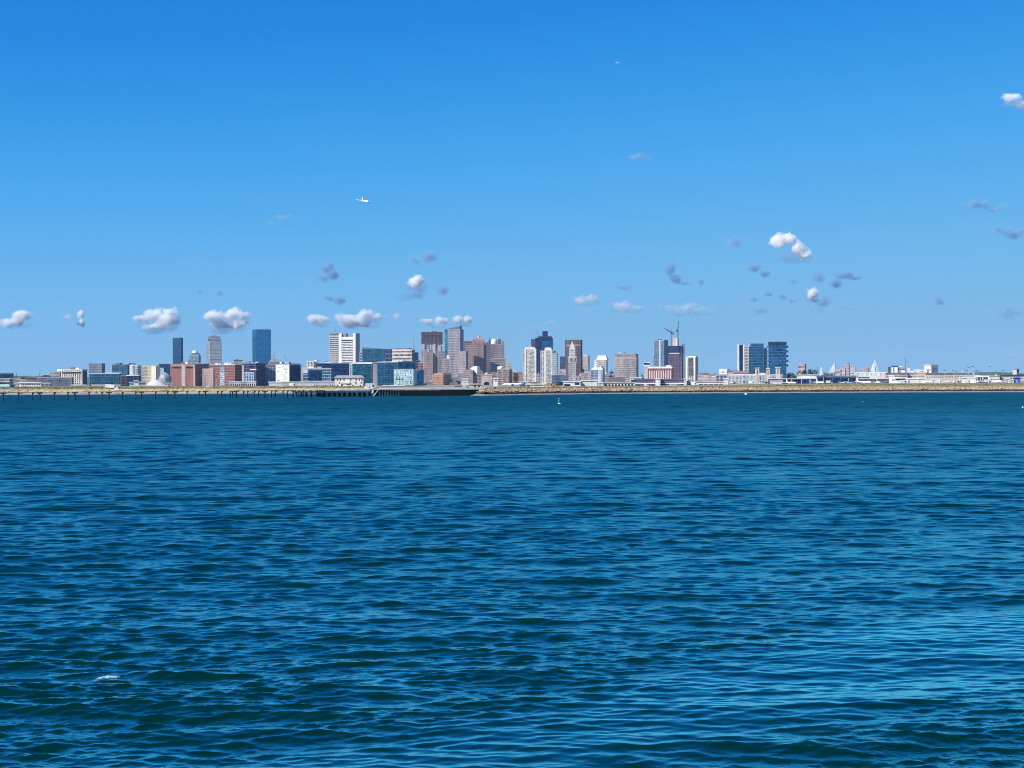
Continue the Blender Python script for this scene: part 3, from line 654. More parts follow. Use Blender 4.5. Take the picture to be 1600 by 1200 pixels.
MB().lathe([(rr, -.5), (rr, b.lz(578))], (0, 0, 0), 28).build('curtain_wall', gB, b.root)
mb = MB()
for i in range(9): mb.lathe([(rr+.02, b.H*i/9), (rr+.3, b.H*i/9), (rr+.3, b.H*i/9+.7), (rr+.02, b.H*i/9+.7)], (0, 0, 0), 28)
mb.build('floor_rings', paint(NAVY, .4), b.root); MB().lathe([(rr+.4, b.H-.6), (rr+.4, b.H+.5), (.1, b.H+.6)], (0, 0, 0), 28).build('roof', paint((.3, .42, .5)), b.root)
# --- white columned bank tower and neighbours
b = B('beige striped tower with a dark top joined to the white columned tower', (515.3, 529.5), 523, 5300, (.72, .68, .61), gOff, 6, 26, .08, .6, depth=34, roof=None)
part(b, 'dark_crown', 515.2, 529.6, 521, 523.2, 0, 1, DGREY, .4); part(b, 'roof', 517, 527, 520.2, 521, .2, .8, WHITE); mast(b, 524.9, 509.6, 520.5, .6, .3); mast(b, 527, 512, 520.5, .35, .2); mast(b, 522.8, 513, 520.5, .25, .2)
b = B('white tower of two tall bare columns holding striped floors between them', (530, 556, 562.3), 526, 4900, None, None, main=False, th=24)
gA = gOff
zc = b.lz(532.5); P_ = b.S
vol(b, b.lx(534.2), b.lx(552), -.5, zc, -b.S/2+.6, b.S/2-.6, None, gA)
base = None
for i in range(27):
    z = zc*(i+.5)/27
    if base is None: base = MB().box(b.lx(534.2), b.lx(552), -b.S/2-.3, b.S/2+.3, -1.35, 1.35).build('floor_band', paint((.72, .70, .66)), b.root); o = base
    else: o = base.copy(); COL.objects.link(o); o.parent = b.root
    o.location = (0, 0, z)
for (q0, q1) in ((530, 534.2), (552, 556)): part(b, 'column', q0, q1, 520.4, 606, -.02, 1.02, WHITE, .8)
part(b, 'top_beam', 534.2, 552, 526.2, 530.6, .02, .98, WHITE, .2); part(b, 'open_floor', 534.2, 552, 531.0, 534.6, .1, .9, DGREY); part(b, 'plant_box', 534.6, 539.6, 520.6, 526.2, .15, .7, (.22, .2, .26))
MB().box(b.W/2+.3, b.W/2+.9, -b.S/2+2, b.S/2-2, 0, b.lz(521.5)).build('side_glazing', paint((.34, .31, .38)), b.root)  # purple-grey paint puts the side face's shade into the panel colour
b = B('teal striped block with a sloping roof line behind the navy glass block', (566.5, 602), 545, 4300, MULL, gT, 14, 10, .3, .12, name='office_block', cat='tower', roof=None, depth=45)
MB().prism([(-b.W/2, -b.S/2), (b.W/2, -b.S/2), (b.W/2, b.S/2), (-b.W/2, b.S/2)], b.H-.5, [b.lz(542), b.lz(545.4), b.lz(545.4), b.lz(542)]).build('sloping_roof', paint((.16, .27, .33)), b.root)
B('thin pale glass slab between the white columned tower and the sloping block', (562.3, 566.5), 550, 4500, (.5, .6, .68), gSt, 2, 12, .3, .3, depth=25)
B('dark grey block with a flat roof behind the curved beige building', (600, 613.5), 545.8, 4700, (.15, .16, .22), gN, 6, 8, .3, .3, name='office_block', cat='tower', roof=DGREY, depth=45)
b = B('curved beige striped building under a dark roof next to the thin mast', (613.3, 643, 648.5), 546.5, 4500, (.62, .57, .48), gOff, 16, 10, .12, .5, name='office_block', cat='tower', roof=WHITE, th=28)
part(b, 'penthouse', 616, 638.5, 543.7, 546.3, .15, .85, (.12, .13, .18))
b = B('thin tapering grey mast rising beside the curved beige building', (644.9, 647.3), 556, 4600, SLATE, None, depth=4.6, name='lattice_mast', cat='mast', roof=None)
MB().tube((0, 0, b.H-1), (0, 0, b.lz(536)), 1.3, .8, 6).build('middle_section', paint((.3, .28, .32)), b.root); MB().tube((0, 0, b.lz(536)), (0, 0, b.lz(524.5)), .7, .3, 5).build('needle', paint(SLATE), b.root)
b = B('dark navy stepped block at the foot of the thin mast', (645.5, 653.8), 551, 4400, NAVY, gN, 5, 12, .12, .2, depth=30, name='office_block', cat='tower', roof=DGREY)
block(b, 650, 657, 563, 606, -.02, .8, (.16, .15, .2), gN, 4, 10, .2, .3)
B('narrow brick red block tucked beside the dark topped tower', (653.5, 661), 567, 4250, (.33, .16, .14), gOff, 4, 9, .5, .5, depth=25, name='brick_block', cat='building')
# --- downtown cluster
b = B('broad tower with a dark brown top and pale lower striped shafts', (658.7, 691.8), 546, 4900, ROSE, gSt, 20, 15, .45, .25, depth=48, roof=None)
block(b, 658.7, 691.8, 519.3, 537.2, 0, 1, (.15, .105, .13), gBr, 16, 6, .4, .35, roof=BROWN)
block(b, 660.3, 690.5, 537.2, 546.2, .04, .96, (.42, .48, .52), gSt, 12, 3, .5, .2)
part(b, 'penthouse', 675, 684, 517.2, 519.3, .2, .8, BROWN)
for i, (q0, q1, y) in enumerate(((661, 663.7, 537.3), (676.6, 680.6, 537.4), (685.5, 689, 540), (668, 670.4, 545))): part(b, 'shaft', q0, q1, y, 606, 0, .1, (.50, .42, .40), 2.2)
for i in range(5): part(b, 'top_window_row', 664+5.2*i, 667.6+5.2*i, 524.2+.35*(i % 2), 525.6, 0, .05, pWin, .75)
block(b, 662, 676, 551, 606, -.4, 0, ROSE, gSt, 9, 14, .5, .3, roof=ROSE); block(b, 684, 697, 549, 606, -.3, .1, (.40, .33, .33), gSt, 8, 14, .5, .3, roof=ROSE)
b = B('pinkish tower with a sharp sloping crest and a blue glass southern edge', (701, 719, 724.3), 514.5, 4600, (.38, .335, .345), gSt, 13, 34, .42, .34, roof=None, th=25)
mb = MB(); mb.prism([(b.lx(701), -b.S/2-.6), (b.lx(718.7), -b.S/2-.6), (b.lx(718.7), b.S*.1), (b.lx(701), b.S*.1)], b.H, [b.lz(512.8), b.lz(509.6), b.lz(509.6), b.lz(512.8)]); mb.build('sloping_crest', paint((.10, .13, .2)), b.root)
vol(b, b.lx(694), b.lx(701)-.7, -.5, b.lz(513.4), -b.S/2+4, b.S/2-4, paint(STEEL), glass((0.06, .3, .42)), 3, 34, .12, .1, gname='glass_edge', wname='edge_frame')
B('pink grey slab with a dark narrow side before the sharp crested tower', (716, 728, 731), 549.5, 4300, (.43, .345, .345), gOff, 9, 16, .5, .4, th=22, roof=PINK)
b = B('beige pink mid rise with a white rooftop box below the broad dark topped tower', (690.5, 702), 561, 4350, (.48, .38, .34), gOff, 8, 12, .45, .4, depth=30, name='office_block', cat='tower'); part(b, 'penthouse', 698, 702, 555, 561, .2, .8, WHITE)
b = B('rose tower with a pyramid top and a projecting ribbed middle bay', (738.5, 757.2), 531, 4700, (.40, .27, .25), gBr, 12, 26, .5, .3, depth=38, roof=ROSE)
MB().frustum(b.lx(738.3), b.lx(757.4), -b.S*.5, b.S*.5, b.H+1, b.lz(523.6), .12).build('pyramid_roof', paint((.33, .22, .22)), b.root)
part(b, 'skylight', 746.5, 749, 524.5, 527.8, .2, .4, (.78, .74, .70))
block(b, 740.5, 755.5, 534.5, 606, -.16, .02, (.42, .29, .27), gBr, 11, 25, .5, .28, roof=ROSE)
block(b, 727, 760, 539, 606, .1, .9, (.37, .29, .28), gBr, 20, 17, .5, .35, roof=PINK)
b = B('grey brown wing tower on the rose tower\'s shady flank', (725.3, 739), 533, 5000, (.31, .25, .25), gBr, 9, 20, .5, .35, depth=35, roof=(.33, .27, .28)); part(b, 'roof_band', 725.2, 738.8, 536.8, 538.2, 0, 1, DGREY, .6)
b = B('dark narrow tower carrying a small roof crane', (759.5, 767), 535.5, 4850, (.24, .21, .24), gBr, 6, 20, .4, .4, depth=30, roof=DGREY)
MB().tube((b.lx(765), 0, b.H), (b.lx(764.3), 0, b.lz(525.5)), 1.1, .5, 5).build('crane_post', paint(DGREY), b.root); MB().tube((b.lx(764.8), 0, b.lz(531)), (b.lx(767.6), 0, b.lz(526.8)), .5, .4, 5).build('crane_jib', paint(DGREY), b.root); MB().box(b.lx(763.6), b.lx(766.8), -3, 3, b.lz(534), b.lz(531.6)).build('crane_cab', paint(NAVY), b.root)
b = B('mauve grey tower under a curved white cap and dark roof boxes', (767.3, 788), 537.5, 4700, (.34, .29, .31), gBr, 14, 20, .45, .35, depth=40, roof=None)
mb = MB(); mb.smooth = False; r_ = (b.lx(777.5)-b.lx(767.3))/2; mb.lathe([(r_, b.lz(537.5)), (r_, b.lz(533.8)), (r_*.9, b.lz(531.5)), (r_*.6, b.lz(529.6)), (.1, b.lz(529))], (b.lx(772.4), -b.S*.15, 0), 20); mb.build('white_cap', paint(WHITE), b.root)
part(b, 'plant_box', 778, 783, 529.6, 537.5, .2, .8, DGREY); part(b, 'plant_box', 784, 788, 532.4, 537.5, .2, .8, SLATE); block(b, 766.8, 790, 560.5, 606, -.1, 1, (.36, .29, .29), gBr, 14, 12, .5, .35, roof=(.5, .40, .38)); mast(b, 781, 521.5, 530, .3, .2); mast(b, 786, 520, 533, .3, .2)
b = B('orange brick building with a pitched roof and purple shaded side', (676.3, 692.5, 704), 585.5, 3900, ORANGE, gOff, 8, 6, .4, .4, name='brick_building', cat='building', roof=None, th=32)
MB().frustum(-b.W/2-.5, b.W/2+.5, -b.S/2-.5, b.S/2+.5, b.H, b.lz(583), .75).build('pitched_roof', paint((.3, .2, .2)), b.root)
b = B('brown hotel wing with a curved white roof edge south of the arch', (724.5, 738.5, 745), 578.5, 4000, (.29, .215, .205), gOff, 9, 7, .4, .4, name='hotel_wing', cat='building', roof=LGREY, th=28)
mb = MB(); mb.vprism([(b.lx(733), b.lz(576)), (b.lx(738.6), b.lz(578.5)), (b.lx(744.2), b.lz(584.5)), (b.lx(744.6), b.lz(572)), (b.lx(738), b.lz(572.5))], -b.S*.3, b.S*.3); mb.build('curved_roof', paint(WHITE), b.root)
b = B('brown hotel wing with a curved white roof edge north of the arch', (777.5, 795.5, 800), 577, 4000, (.31, .23, .215), gOff, 9, 7, .4, .4, name='hotel_wing', cat='building', roof=WHITE, th=20)
mb = MB(); mb.vprism([(b.lx(775.5), b.lz(586)), (b.lx(778), b.lz(577)), (b.lx(783), b.lz(575)), (b.lx(783), b.lz(572)), (b.lx(776.5), b.lz(572.6))], -b.S*.3, b.S*.3); mb.build('curved_roof', paint(WHITE), b.root)
b = B('beige hotel gateway with a huge dark arch and a domed cupola', (752, 768.5), 587.5, 3850, (.50, .40, .34), None, main=False, depth=24, name='arch_gateway', cat='building')
L0, L1 = b.lx(752), b.lx(768.5); A0, A1 = b.lx(755.8), b.lx(764.6); zt = b.lz(586.5); rr = (A1-A0)/2; zc = b.lz(596.5)-rr
pts = [(L0, -.5), (A0, -.5), (A0, zc)]+[((A0+A1)/2-rr*math.cos(R(a)), zc+rr*math.sin(R(a))) for a in range(15, 180, 15)]+[(A1, zc), (A1, -.5), (L1, -.5), (L1, zt), (L0, zt)]
mb = MB(); n2 = len(pts)
mb.v = [(x, -b.S/2, z) for x, z in pts]+[(x, b.S/2, z) for x, z in pts]
mb.f = [(i, (i+1) % n2, n2+(i+1) % n2, n2+i) for i in range(n2)]
arc = list(range(2, 14))
mb.f += [(0, 1, 2, n2-1), (13, 14, 15, 16)] if False else []
for off, flip in ((0, False), (n2, True)):
    fs = [(0, 1, 2), (0, 2, n2-1)]+[(n2-1, k, k+1) for k in range(2, 8)]+[(n2-1, 8, n2-2)]+[(n2-2, k, k+1) for k in range(8, n2-4)]+[(n2-2, n2-4, n2-3)]
    for f in fs: mb.f.append(tuple(off+i for i in (f[::-1] if flip else f)))
mb.build('wall', paint((.50, .40, .34)), b.root)
MB().box(A0-1, A1+1, b.S/2-3, b.S/2-2, 0, b.lz(595.5)).build('dark_glazing', gN, b.root)
MB().box(L0-1, L1+1, -b.S/2-.8, b.S/2+.8, zt, zt+2).build('cornice', paint((.55, .46, .40)), b.root)
MB().box(b.lx(755.5), b.lx(765.5), -b.S*.35, b.S*.35, zt+2, b.lz(584.4)).build('attic', paint((.47, .38, .33)), b.root)
mb = MB(); mb.smooth = True; r_ = b.lx(763.5)-b.lx(760.3); mb.lathe([(r_, b.lz(584.6)), (r_, b.lz(583.8)), (r_*.8, b.lz(582.8)), (r_*.4, b.lz(582.2)), (.3, b.lz(581.8)), (.1, b.lz(580.8))], (b.lx(760.3), 0, 0), 14); mb.build('cupola', paint((.42, .45, .42)), b.root)
# low things in front of the cluster
for (x0, x1, y, D_, c, lab) in ((663, 676.5, 597, 3700, (.36, .30, .31), 'low mauve block under the broad dark topped tower'), (692, 706, 583.5, 4150, (.30, .245, .27), 'dim purple block behind the orange brick building'), (703, 718, 590, 3700, (.33, .28, .29), 'low mauve terrace between the orange brick building and the white cube'),
        (716, 730, 584.5, 4100, (.37, .31, .30), 'dull rose block between sharp crested tower and brown hotel wing'), (741, 754, 580.5, 4150, (.36, .30, .295), 'brown infill block between hotel wing and great arch'), (767, 779, 582.5, 4100, (.38, .31, .30), 'brown infill block between great arch and mauve grey tower'),
        (788, 800, 566.5, 5300, (.60, .56, .52), 'pale thin tower beyond the mauve grey tower'), (794, 806, 579.5, 4400, (.52, .44, .38), 'cream block with small windows south of the twin white towers'), (799, 817, 582, 4200, (.42, .26, .21), 'reddish brick block touching the first white tower'), (862, 884, 587, 3900, (.10, .15, .26), 'dark blue low block just north of the twin white towers'),
        (838, 846, 585, 4150, (.45, .41, .40), 'grey pink block squeezed between the twin white towers')):
    b = B(lab, (x0, x1), y, D_, c, gOff, max(4, int((x1-x0)*.6)), max(3, int((604-y)/2.6)), .42, .4, depth=26, name='low_block', cat='building', roof=c); roofstuff(b, 2)
# --- twin white waterfront towers
def white_tower(label, x0, xl, xr, x1, yt, yc, D):
    b = B(label, (xl, xr), yt, D, (.63, .58, .51), gOff, 9, 28, .5, .48, depth=30, name='apartment_tower', cat='tower', roof=None)
    part(b, 'edge_pier', xl-.3, xl+1.8, yt-.6, 606, 0, .5, WHITE, 1.2); part(b, 'edge_pier', xr-2.0, xr+.6, yt-.6, 606, 0, .6, WHITE, 1.3)
    vol(b, b.lx(x0), b.lx(xl)-1.0, -.5, b.lz(yt+1.2), -b.S/2+5, b.S/2-4, paint((.55, .53, .52)), gOff, 2, 28, .5, .4)
    if x1 > xr+.7: part(b, 'side_fin', xr+.7, x1, yt+.5, 606, .15, .8, (.5, .5, .54))
    part(b, 'roof_cap', xl+.2, xr-1, yc, yt, .1, .9, WHITE); part(b, 'plant_box', xl+4, xr-5, yc-1.2, yc, .3, .7, LGREY)
    for i in range(2): mast(b, xl+3+5*i, yc-3.2, yc, .25, .2)
    rr_ = random.Random(int(x0)); base = None
    for k in range(46):                                       # balconies scattered up the front
        if base is None: base = MB().box(-1.7, 1.7, -1.1, 0, -.55, .55).build('balcony', paint((.66, .63, .58)), b.root); o = base
        else: o = base.copy(); COL.objects.link(o); o.parent = b.root
        o.location = (b.lx(xl+3.2+(xr-xl-6)*rr_.random()), -b.S/2-.35, b.H*(.06+.9*rr_.random()))
    return b
white_tower('wider white apartment tower of the twin pair on the waterfront', 817.2, 820.3, 837.4, 838.5, 545.5, 542.6, 4000)
white_tower('slimmer white apartment tower of the twin pair on the waterfront', 845, 851.2, 862.6, 863.6, 546.5, 543.2, 3950)
b = B('dark blue stepped glass tower between and behind the twin white towers', (836.8, 863.8), 527.8, 4700, NAVY, gN, 14, 26, .12, .12, depth=40, roof=None)
block(b, 841.5, 862.2, 526, 528, .1, .9, NAVY, gN, 8, 1, .15, .1, roof=NAVY); block(b, 848, 856, 517.4, 526, .25, .75, NAVY, gN, 5, 3, .2, .2, roof=STEEL); block(b, 847.8, 864.2, 533, 606, -.08, .3, MULL, glass((.02, .15, .3)), 8, 24, .1, .1)
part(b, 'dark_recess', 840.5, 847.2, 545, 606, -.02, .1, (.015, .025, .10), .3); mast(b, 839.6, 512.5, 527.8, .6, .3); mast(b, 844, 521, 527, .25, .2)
B('plum brown slab half hidden by the dark blue stepped tower', (830.2, 837), 530.5, 4900, (.16, .12, .17), gBr, 5, 24, .4, .3, depth=30, roof=BROWN)
b = B('narrow beige blue tower leaning out beside the slimmer white tower', (863.8, 869.6, 871), 552, 4300, (.46, .44, .42), gSt, 5, 15, .4, .4, roof=SLATE); part(b, 'plant_box', 864.5, 867.4, 548.2, 552, .2, .8, NAVY)
b = B('old stone clock tower with a steep pyramid top and belfry', (888.2, 900.2), 563, 4200, (.56, .53, .48), None, main=False, depth=20, name='clock_tower')
block(b, 888.8, 899.6, 566.5, 606, 0, 1, (.54, .51, .46), gOff, 6, 12, .55, .35)
block(b, 888.0, 900.4, 557.6, 566.8, -.06, 1.06, (.60, .57, .52), gS, 6, 1, .45, .22, roof=(.6, .58, .53)); block(b, 889.8, 898.6, 545.2, 557, .1, .9, (.60, .57, .52), gOff, 4, 3, .6, .4, roof=(.6, .58, .53))
mb = MB(); mb.lathe([(2.7, 0), (2.7, .4), (0.01, .4)], (0, 0, 0), 18); cl = mb.build('clock_face', paint((.72, .7, .64)), b.root); cl.rotation_euler = (R(90), 0, 0); cl.location = (b.lx(894.2), -b.S*.4-.6, b.lz(552.5))
for a_, ln in ((35, 1.5), (150, 2.1)): MB().box(-.15, .15, 0, ln, .45, .6).build('clock_hand', paint(DGREY), cl).rotation_euler = (0, 0, R(a_))
MB().frustum(b.lx(889.6), b.lx(898.8), -b.S*.42, b.S*.42, b.lz(545.2)+1, b.lz(533.2), .06).build('pyramid_roof', paint((.50, .50, .49)), b.root); mast(b, 894.2, 530.8, 533.4, .4, .2, name='finial')
b = B('tall dark plum tower standing directly behind the clock tower', (883.3, 907, 909.8), 531.3, 4700, (.15, .10, .14), gBr, 13, 30, .5, .25, th=18, roof=BROWN)
part(b, 'pale_band', 884.6, 907, 538.6, 539.8, 0, .3, (.45, .38, .42), .75); part(b, 'dark_slot', 886.5, 891, 540.5, 542.6, 0, .2, DGREY, .7)
b = B('dark slab with vertical stripes on the clock tower\'s south flank', (875.3, 883), 557.5, 4600, (.14, .14, .2), gN, 6, 12, .35, .1, depth=30, roof=SLATE); part(b, 'plinth', 873.5, 884, 577, 606, -.2, .9, (.44, .36, .36))
b = B('beige fluted tower on the north flank of the dark plum tower', (910, 919, 921), 556, 4800, (.55, .49, .43), gOff, 7, 16, .55, .2, roof=None, th=20); part(b, 'crown', 911.5, 917.5, 553.8, 556, .2, .8, LGREY)
b = B('white topped tower with a flared roof beyond the gabled blue building', (933, 947.2, 949.5), 562, 5000, (.58, .54, .49), gOff, 9, 12, .5, .45, roof=None, th=18)
MB().frustum(b.lx(931.5), b.lx(949), -b.S*.55, b.S*.5, b.H-1, b.lz(557.4), .82).build('flared_roof', paint(WHITE), b.root); part(b, 'roof', 933.5, 946.5, 555.4, 557.4, .15, .85, WHITE); block(b, 928.5, 933.4, 562.8, 606, .1, .9, WHITE, gOff, 3, 12, .5, .5)
b = B('blue grey building with a pale zigzag gable roof', (923.5, 942, 944.5), 577.5, 4000, (.30, .34, .42), gSt, 10, 6, .4, .25, name='gabled_building', cat='building', roof=None, th=18)
mb = MB(); mb.vprism([(-b.W/2-1, b.H-.4), (b.W/2+1, b.H-.4), (b.W*.33, b.lz(571.8)), (b.W*.14, b.lz(575)), (-b.W*.1, b.lz(571.6))], -b.S/2-1, b.S/2+1); mb.build('gable_roof', paint((.70, .72, .75)), b.root); part(b, 'pale_shaft', 934.3, 939, 577.5, 606, 0, .1, (.60, .62, .66), 1)
for (x0, x1, y, D_, c, lab) in ((905, 923, 583.5, 4100, (.50, .44, .40), 'beige pink low block between the clock tower and the gabled building'), (913, 933, 580, 4300, (.55, .49, .44), 'cream arcade block just before the beige fluted tower'), (900, 908, 588, 3900, (.44, .36, .38), 'mauve low block at the foot of the clock tower'),
        (942, 962, 585, 4200, (.40, .36, .41), 'lilac grey low block before the wide grid facade'), (868, 884, 583, 4300, (.44, .39, .41), 'grey pink low block south of the clock tower\'s base')):
    b = B(lab, (x0, x1), y, D_, c, gOff, max(4, int((x1-x0)*.6)), max(3, int((604-y)/2.6)), .42, .4, depth=26, name='low_block', cat='building', roof=c); roofstuff(b, 2)
b = B('small dark turret with a pointed roof south of the wide grid facade', (952.8, 958.5), 580, 4500, (.14, .15, .22), gN, 3, 5, .3, .3, depth=14, name='turret', cat='tower', roof=None); MB().frustum(-b.W*.3, b.W*.3, -4, 4, b.H-.2, b.lz(573.6), .1).build('spire', paint(SLATE), b.root)
b = B('wide grey pink grid facade with a dark flat crown', (960.3, 994, 997.3), 557.3, 4100, (.44, .39, .37), gOff, 22, 13, .42, .42, th=15, roof=None)
part(b, 'dark_crown', 960.2, 994.2, 553.2, 557, 0, 1, (.24, .20, .21), .3); part(b, 'roof', 962, 992, 552.2, 553.2, .1, .9, GREY); roofstuff(b, 3, .5, b.lz(552.2))
# --- brick block, towers and the unfinished one
b = B('red brick block with white window strips and a white flat roof', (1012, 1050, 1051.5), 575, 2900, (.33, .12, .10), gOff, 15, 6, .62, .12, name='brick_block', cat='building', roof=WHITE, th=10)
base = None
for i in range(13):
    if base is None: base = MB().box(-.75, .75, -.95, .1, 0, b.H*.8).build('white_strip', paint((.66, .60, .58)), b.root); o = base
    else: o = base.copy(); COL.objects.link(o); o.parent = b.root
    o.location = (b.lx(1015+2.75*i), -b.S/2, 1.5)
part(b, 'roof_band', 1011.5, 1050.4, 572.8, 575.6, 0, 1, WHITE, .6); part(b, 'penthouse', 1040, 1048.5, 570.4, 572.8, .2, .8, LGREY)
b = B('pale control cab on a beige stalk joined to the red brick block', (1006.5, 1012), 573, 2850, (.55, .48, .40), None, depth=10, name='control_tower', cat='tower', roof=WHITE)
MB().frustum(b.lx(1006.2), b.lx(1015.6), -6, 6, b.lz(570), b.lz(567.2), 1.0).build('control_cab', gS, b.root); MB().box(b.lx(1005.6), b.lx(1016.2), -6.6, 6.6, b.lz(567.2), b.lz(565.4)).build('cab_roof', paint(WHITE), b.root); MB().box(b.lx(1005.6), b.lx(1016), -6.4, 6.4, b.lz(571.5), b.lz(570)).build('cab_deck', paint(WHITE), b.root); mast(b, 1010, 561.5, 565.6, .3, .2)
b = B('grey glass tower in vertical stripes next to the unfinished tower', (1022, 1037.6, 1043.6), 531.5, 4300, (.28, .37, .47), gSt, 10, 30, .35, .1, roof=(.4, .45, .5), th=30)
part(b, 'white_fin', 1030.8, 1032.2, 531, 606, 0, .1, (.66, .68, .7), 1); part(b, 'roof_edge', 1022, 1028.6, 529.8, 531.3, .05, .9, SLATE); block(b, 1019.9, 1022, 556, 606, .2, .9, STEEL, gSt, 2, 16, .3, .2); part(b, 'dark_slot', 1023.4, 1026.2, 555.2, 557, 0, .1, DGREY, .8)
b = B('unfinished tower wrapped in dark netting with bare mauve floors below', (1044.2, 1065.5, 1068), 551, 4100, (.14, .10, .16), glass((.03, .025, .06), .1, .6), 9, 13, .35, .22, th=18, roof=None, name='unfinished_tower')
block(b, 1044, 1066, 540.3, 551, -.02, 1.02, (.010, .025, .12), glass((.012, .025, .11), .2, .6), 9, 3, .2, .2); part(b, 'pale_floor', 1046, 1063, 551.3, 552.6, 0, .4, (.6, .52, .5), .7); part(b, 'dark_floor', 1047, 1060, 555, 558.4, 0, .3, (.08, .06, .1), .6)
part(b, 'concrete_core', 1050.2, 1059, 527.5, 540.5, .3, .7, (.52, .43, .41)); part(b, 'core_block', 1056, 1058.7, 531, 540.4, .2, .3, (.66, .6, .58)); part(b, 'side_hoist', 1064.8, 1068.4, 537, 606, .2, .5, (.16, .16, .24))
def tower_crane(label, base, mast_top, jib_tip, cj_tip, r):
    root = empty('tower_crane', base); tag(root, label, 'crane', 'tower cranes over the unfinished tower'); bx = Vector(base); m = paint((.13, .08, .08)); m2 = paint((.06, .06, .09))
    H_ = mast_top.z-bx.z
    mb = MB()
    for sx in (-r, r):
        for sy in (-r, r): mb.tube((sx, sy, 0), (sx, sy, H_), .35, .35, 4)
    k = 0
    while k*4 < H_-4:
        mb.tube((-r, -r, k*4), (r, -r, k*4+4), .22, .22, 4); mb.tube((r, r, k*4), (-r, r, k*4+4), .22, .22, 4); mb.tube((-r, r, k*4), (-r, -r, k*4+4), .22, .22, 4); k += 1
    mb.build('mast', m, root)
    top = Vector((0, 0, H_)); a = jib_tip-bx; c = cj_tip-bx
    MB().tube(top, a, 1.3, .7, 6).build('jib', m2, root); MB().tube(top, c, 1.0, .9, 6).build('counter_jib', m2, root)
    MB().box(c.x-1.6, c.x+1.6, c.y-1.2, c.y+1.2, c.z-2.6, c.z+.4).build('counterweight', paint(DGREY), root); MB().box(-1.9, 1.9, -1.9, 1.9, H_-3, H_+.6).build('cab', m2, root)
    ap = top+Vector((0, 0, 7)); MB().tube(top, ap, .6, .35, 5).build('apex', m2, root); MB().tube(ap, top+(a-top)*.7, .18, .18, 4).build('stay', m2, root); MB().tube(ap, c, .18, .18, 4).build('stay', m2, root)
D_ = 4085
tower_crane('crane with a raised slanting jib over the unfinished tower', at(1049.6, 541, D_), at(1049.6, 519.5, D_), at(1037.6, 512.8, D_-8), at(1052.6, 521.0, D_+3), 1.3)
tower_crane('crane with its jib folded almost upright above the unfinished tower', at(1059.2, 541, D_), at(1059.2, 516, D_), at(1060.6, 501.4, D_-3), at(1057.0, 517.5, D_+4), 1.5)
b = B('white slab tower with a dark central window stripe', (1072, 1086.5, 1090.5), 558.5, 4000, (.40, .39, .38), gOff, 5, 9, .6, .4, th=25, roof=WHITE)
for q0 in (1072, 1084.2): part(b, 'white_pier', q0, q0+2.2, 558.4, 606, 0, .1, WHITE, .9)
part(b, 'dark_stripe', 1076, 1083.6, 558.9, 587, 0, .1, glass((.10, .10, .11), .3, .4), 1.0); part(b, 'crown', 1074, 1087, 556.6, 558.4, .1, .9, WHITE)
# --- far low houses in the gap
for i, (x0, x1, ye, yr, c, rf, lab) in enumerate(((1090, 1099, 584.5, 582.5, (.46, .40, .42), SLATE, 'lilac gabled house closest to the white slab tower'), (1098, 1108, 585.5, 583, (.52, .44, .42), BROWN, 'wide pink house second from the white slab tower'), (1107.5, 1117, 586, 584, (.40, .33, .35), (.3, .2, .2), 'dim rose house with a red roof in the low gap'), (1116, 1124, 587, 585.2, (.62, .56, .54), GREY, 'cream house beside the pale teal roofed block'),
        (1112, 1119, 589, 587.3, (.62, .48, .46), WHITE, 'pink and white cottage in front of the low gap'), (1138, 1147, 581, 578.8, (.42, .34, .37), BROWN, 'tall lilac house south of the white striped tower'), (1146, 1153, 580, 577.6, (.40, .30, .33), (.25, .2, .22), 'mauve house touching the white striped tower'))):
    house(lab, x0, x1, ye, yr, 3300-60*i, c, rf)
b = B('white block with a pale teal end wall beyond the airport sheds', (1124, 1136, 1139.5), 577, 3300, WHITE, gP, 6, 3, .4, .6, name='office_block', cat='building', roof=WHITE, th=25)
b = B('dark glass block with pale vertical fins beside the pale teal block', (1118, 1137, 1139), 585.5, 2700, (.42, .42, .48), gN, 9, 3, .35, .15, name='office_block', cat='building', roof=GREY, th=12)
b = B('white and pink striped tower beside the blue grid tower', (1152.6, 1169.8), 540, 3500, (.55, .48, .46), gOff, 8, 13, .45, .45, depth=26, roof=None)
part(b, 'white_fin', 1152.4, 1155.0, 538.2, 606, 0, .5, WHITE, 1); part(b, 'dark_stripe', 1155.6, 1160.8, 539, 606, 0, .2, gN, .7); part(b, 'white_fin', 1161.6, 1163.4, 538.6, 606, 0, .4, WHITE, 1.1); part(b, 'roof_fin', 1164, 1169, 538.6, 540.2, .1, .7, SLATE)
b = B('blue glass grid tower paired with the striped one', (1170.4, 1193.2), 541, 3450, MULL, gB, 12, 14, .14, .18, depth=34, roof=None)
block(b, 1173.2, 1193, 537, 541, .08, 1, MULL, gB, 9, 1, .15, .2, roof=SLATE)
base = None
for i in range(9):
    if base is None: base = MB().box(0, 5.4, -4, 4, -.9, .9).build('balcony', paint(WHITE), b.root); o = base
    else: o = base.copy(); COL.objects.link(o); o.parent = b.root
    o.location = (b.W/2+.3, -b.S*.2, b.lz(546.5+4*i))
block(b, 1193.6, 1198.6, 544, 606, .3, .8, (.60, .63, .68), gSt, 2, 10, .3, .5)
b = B('deep blue glass tower with stacked side balconies', (1201.2, 1228.6), 540, 3400, MULL, gB, 12, 13, .1, .14, depth=36, roof=None)
block(b, 1201, 1228.8, 534.6, 540.2, -.01, 1.01, NAVY, gN, 10, 1, .1, .2, roof=NAVY); part(b, 'penthouse', 1211, 1222, 533.2, 534.8, .2, .8, SLATE)
base = None
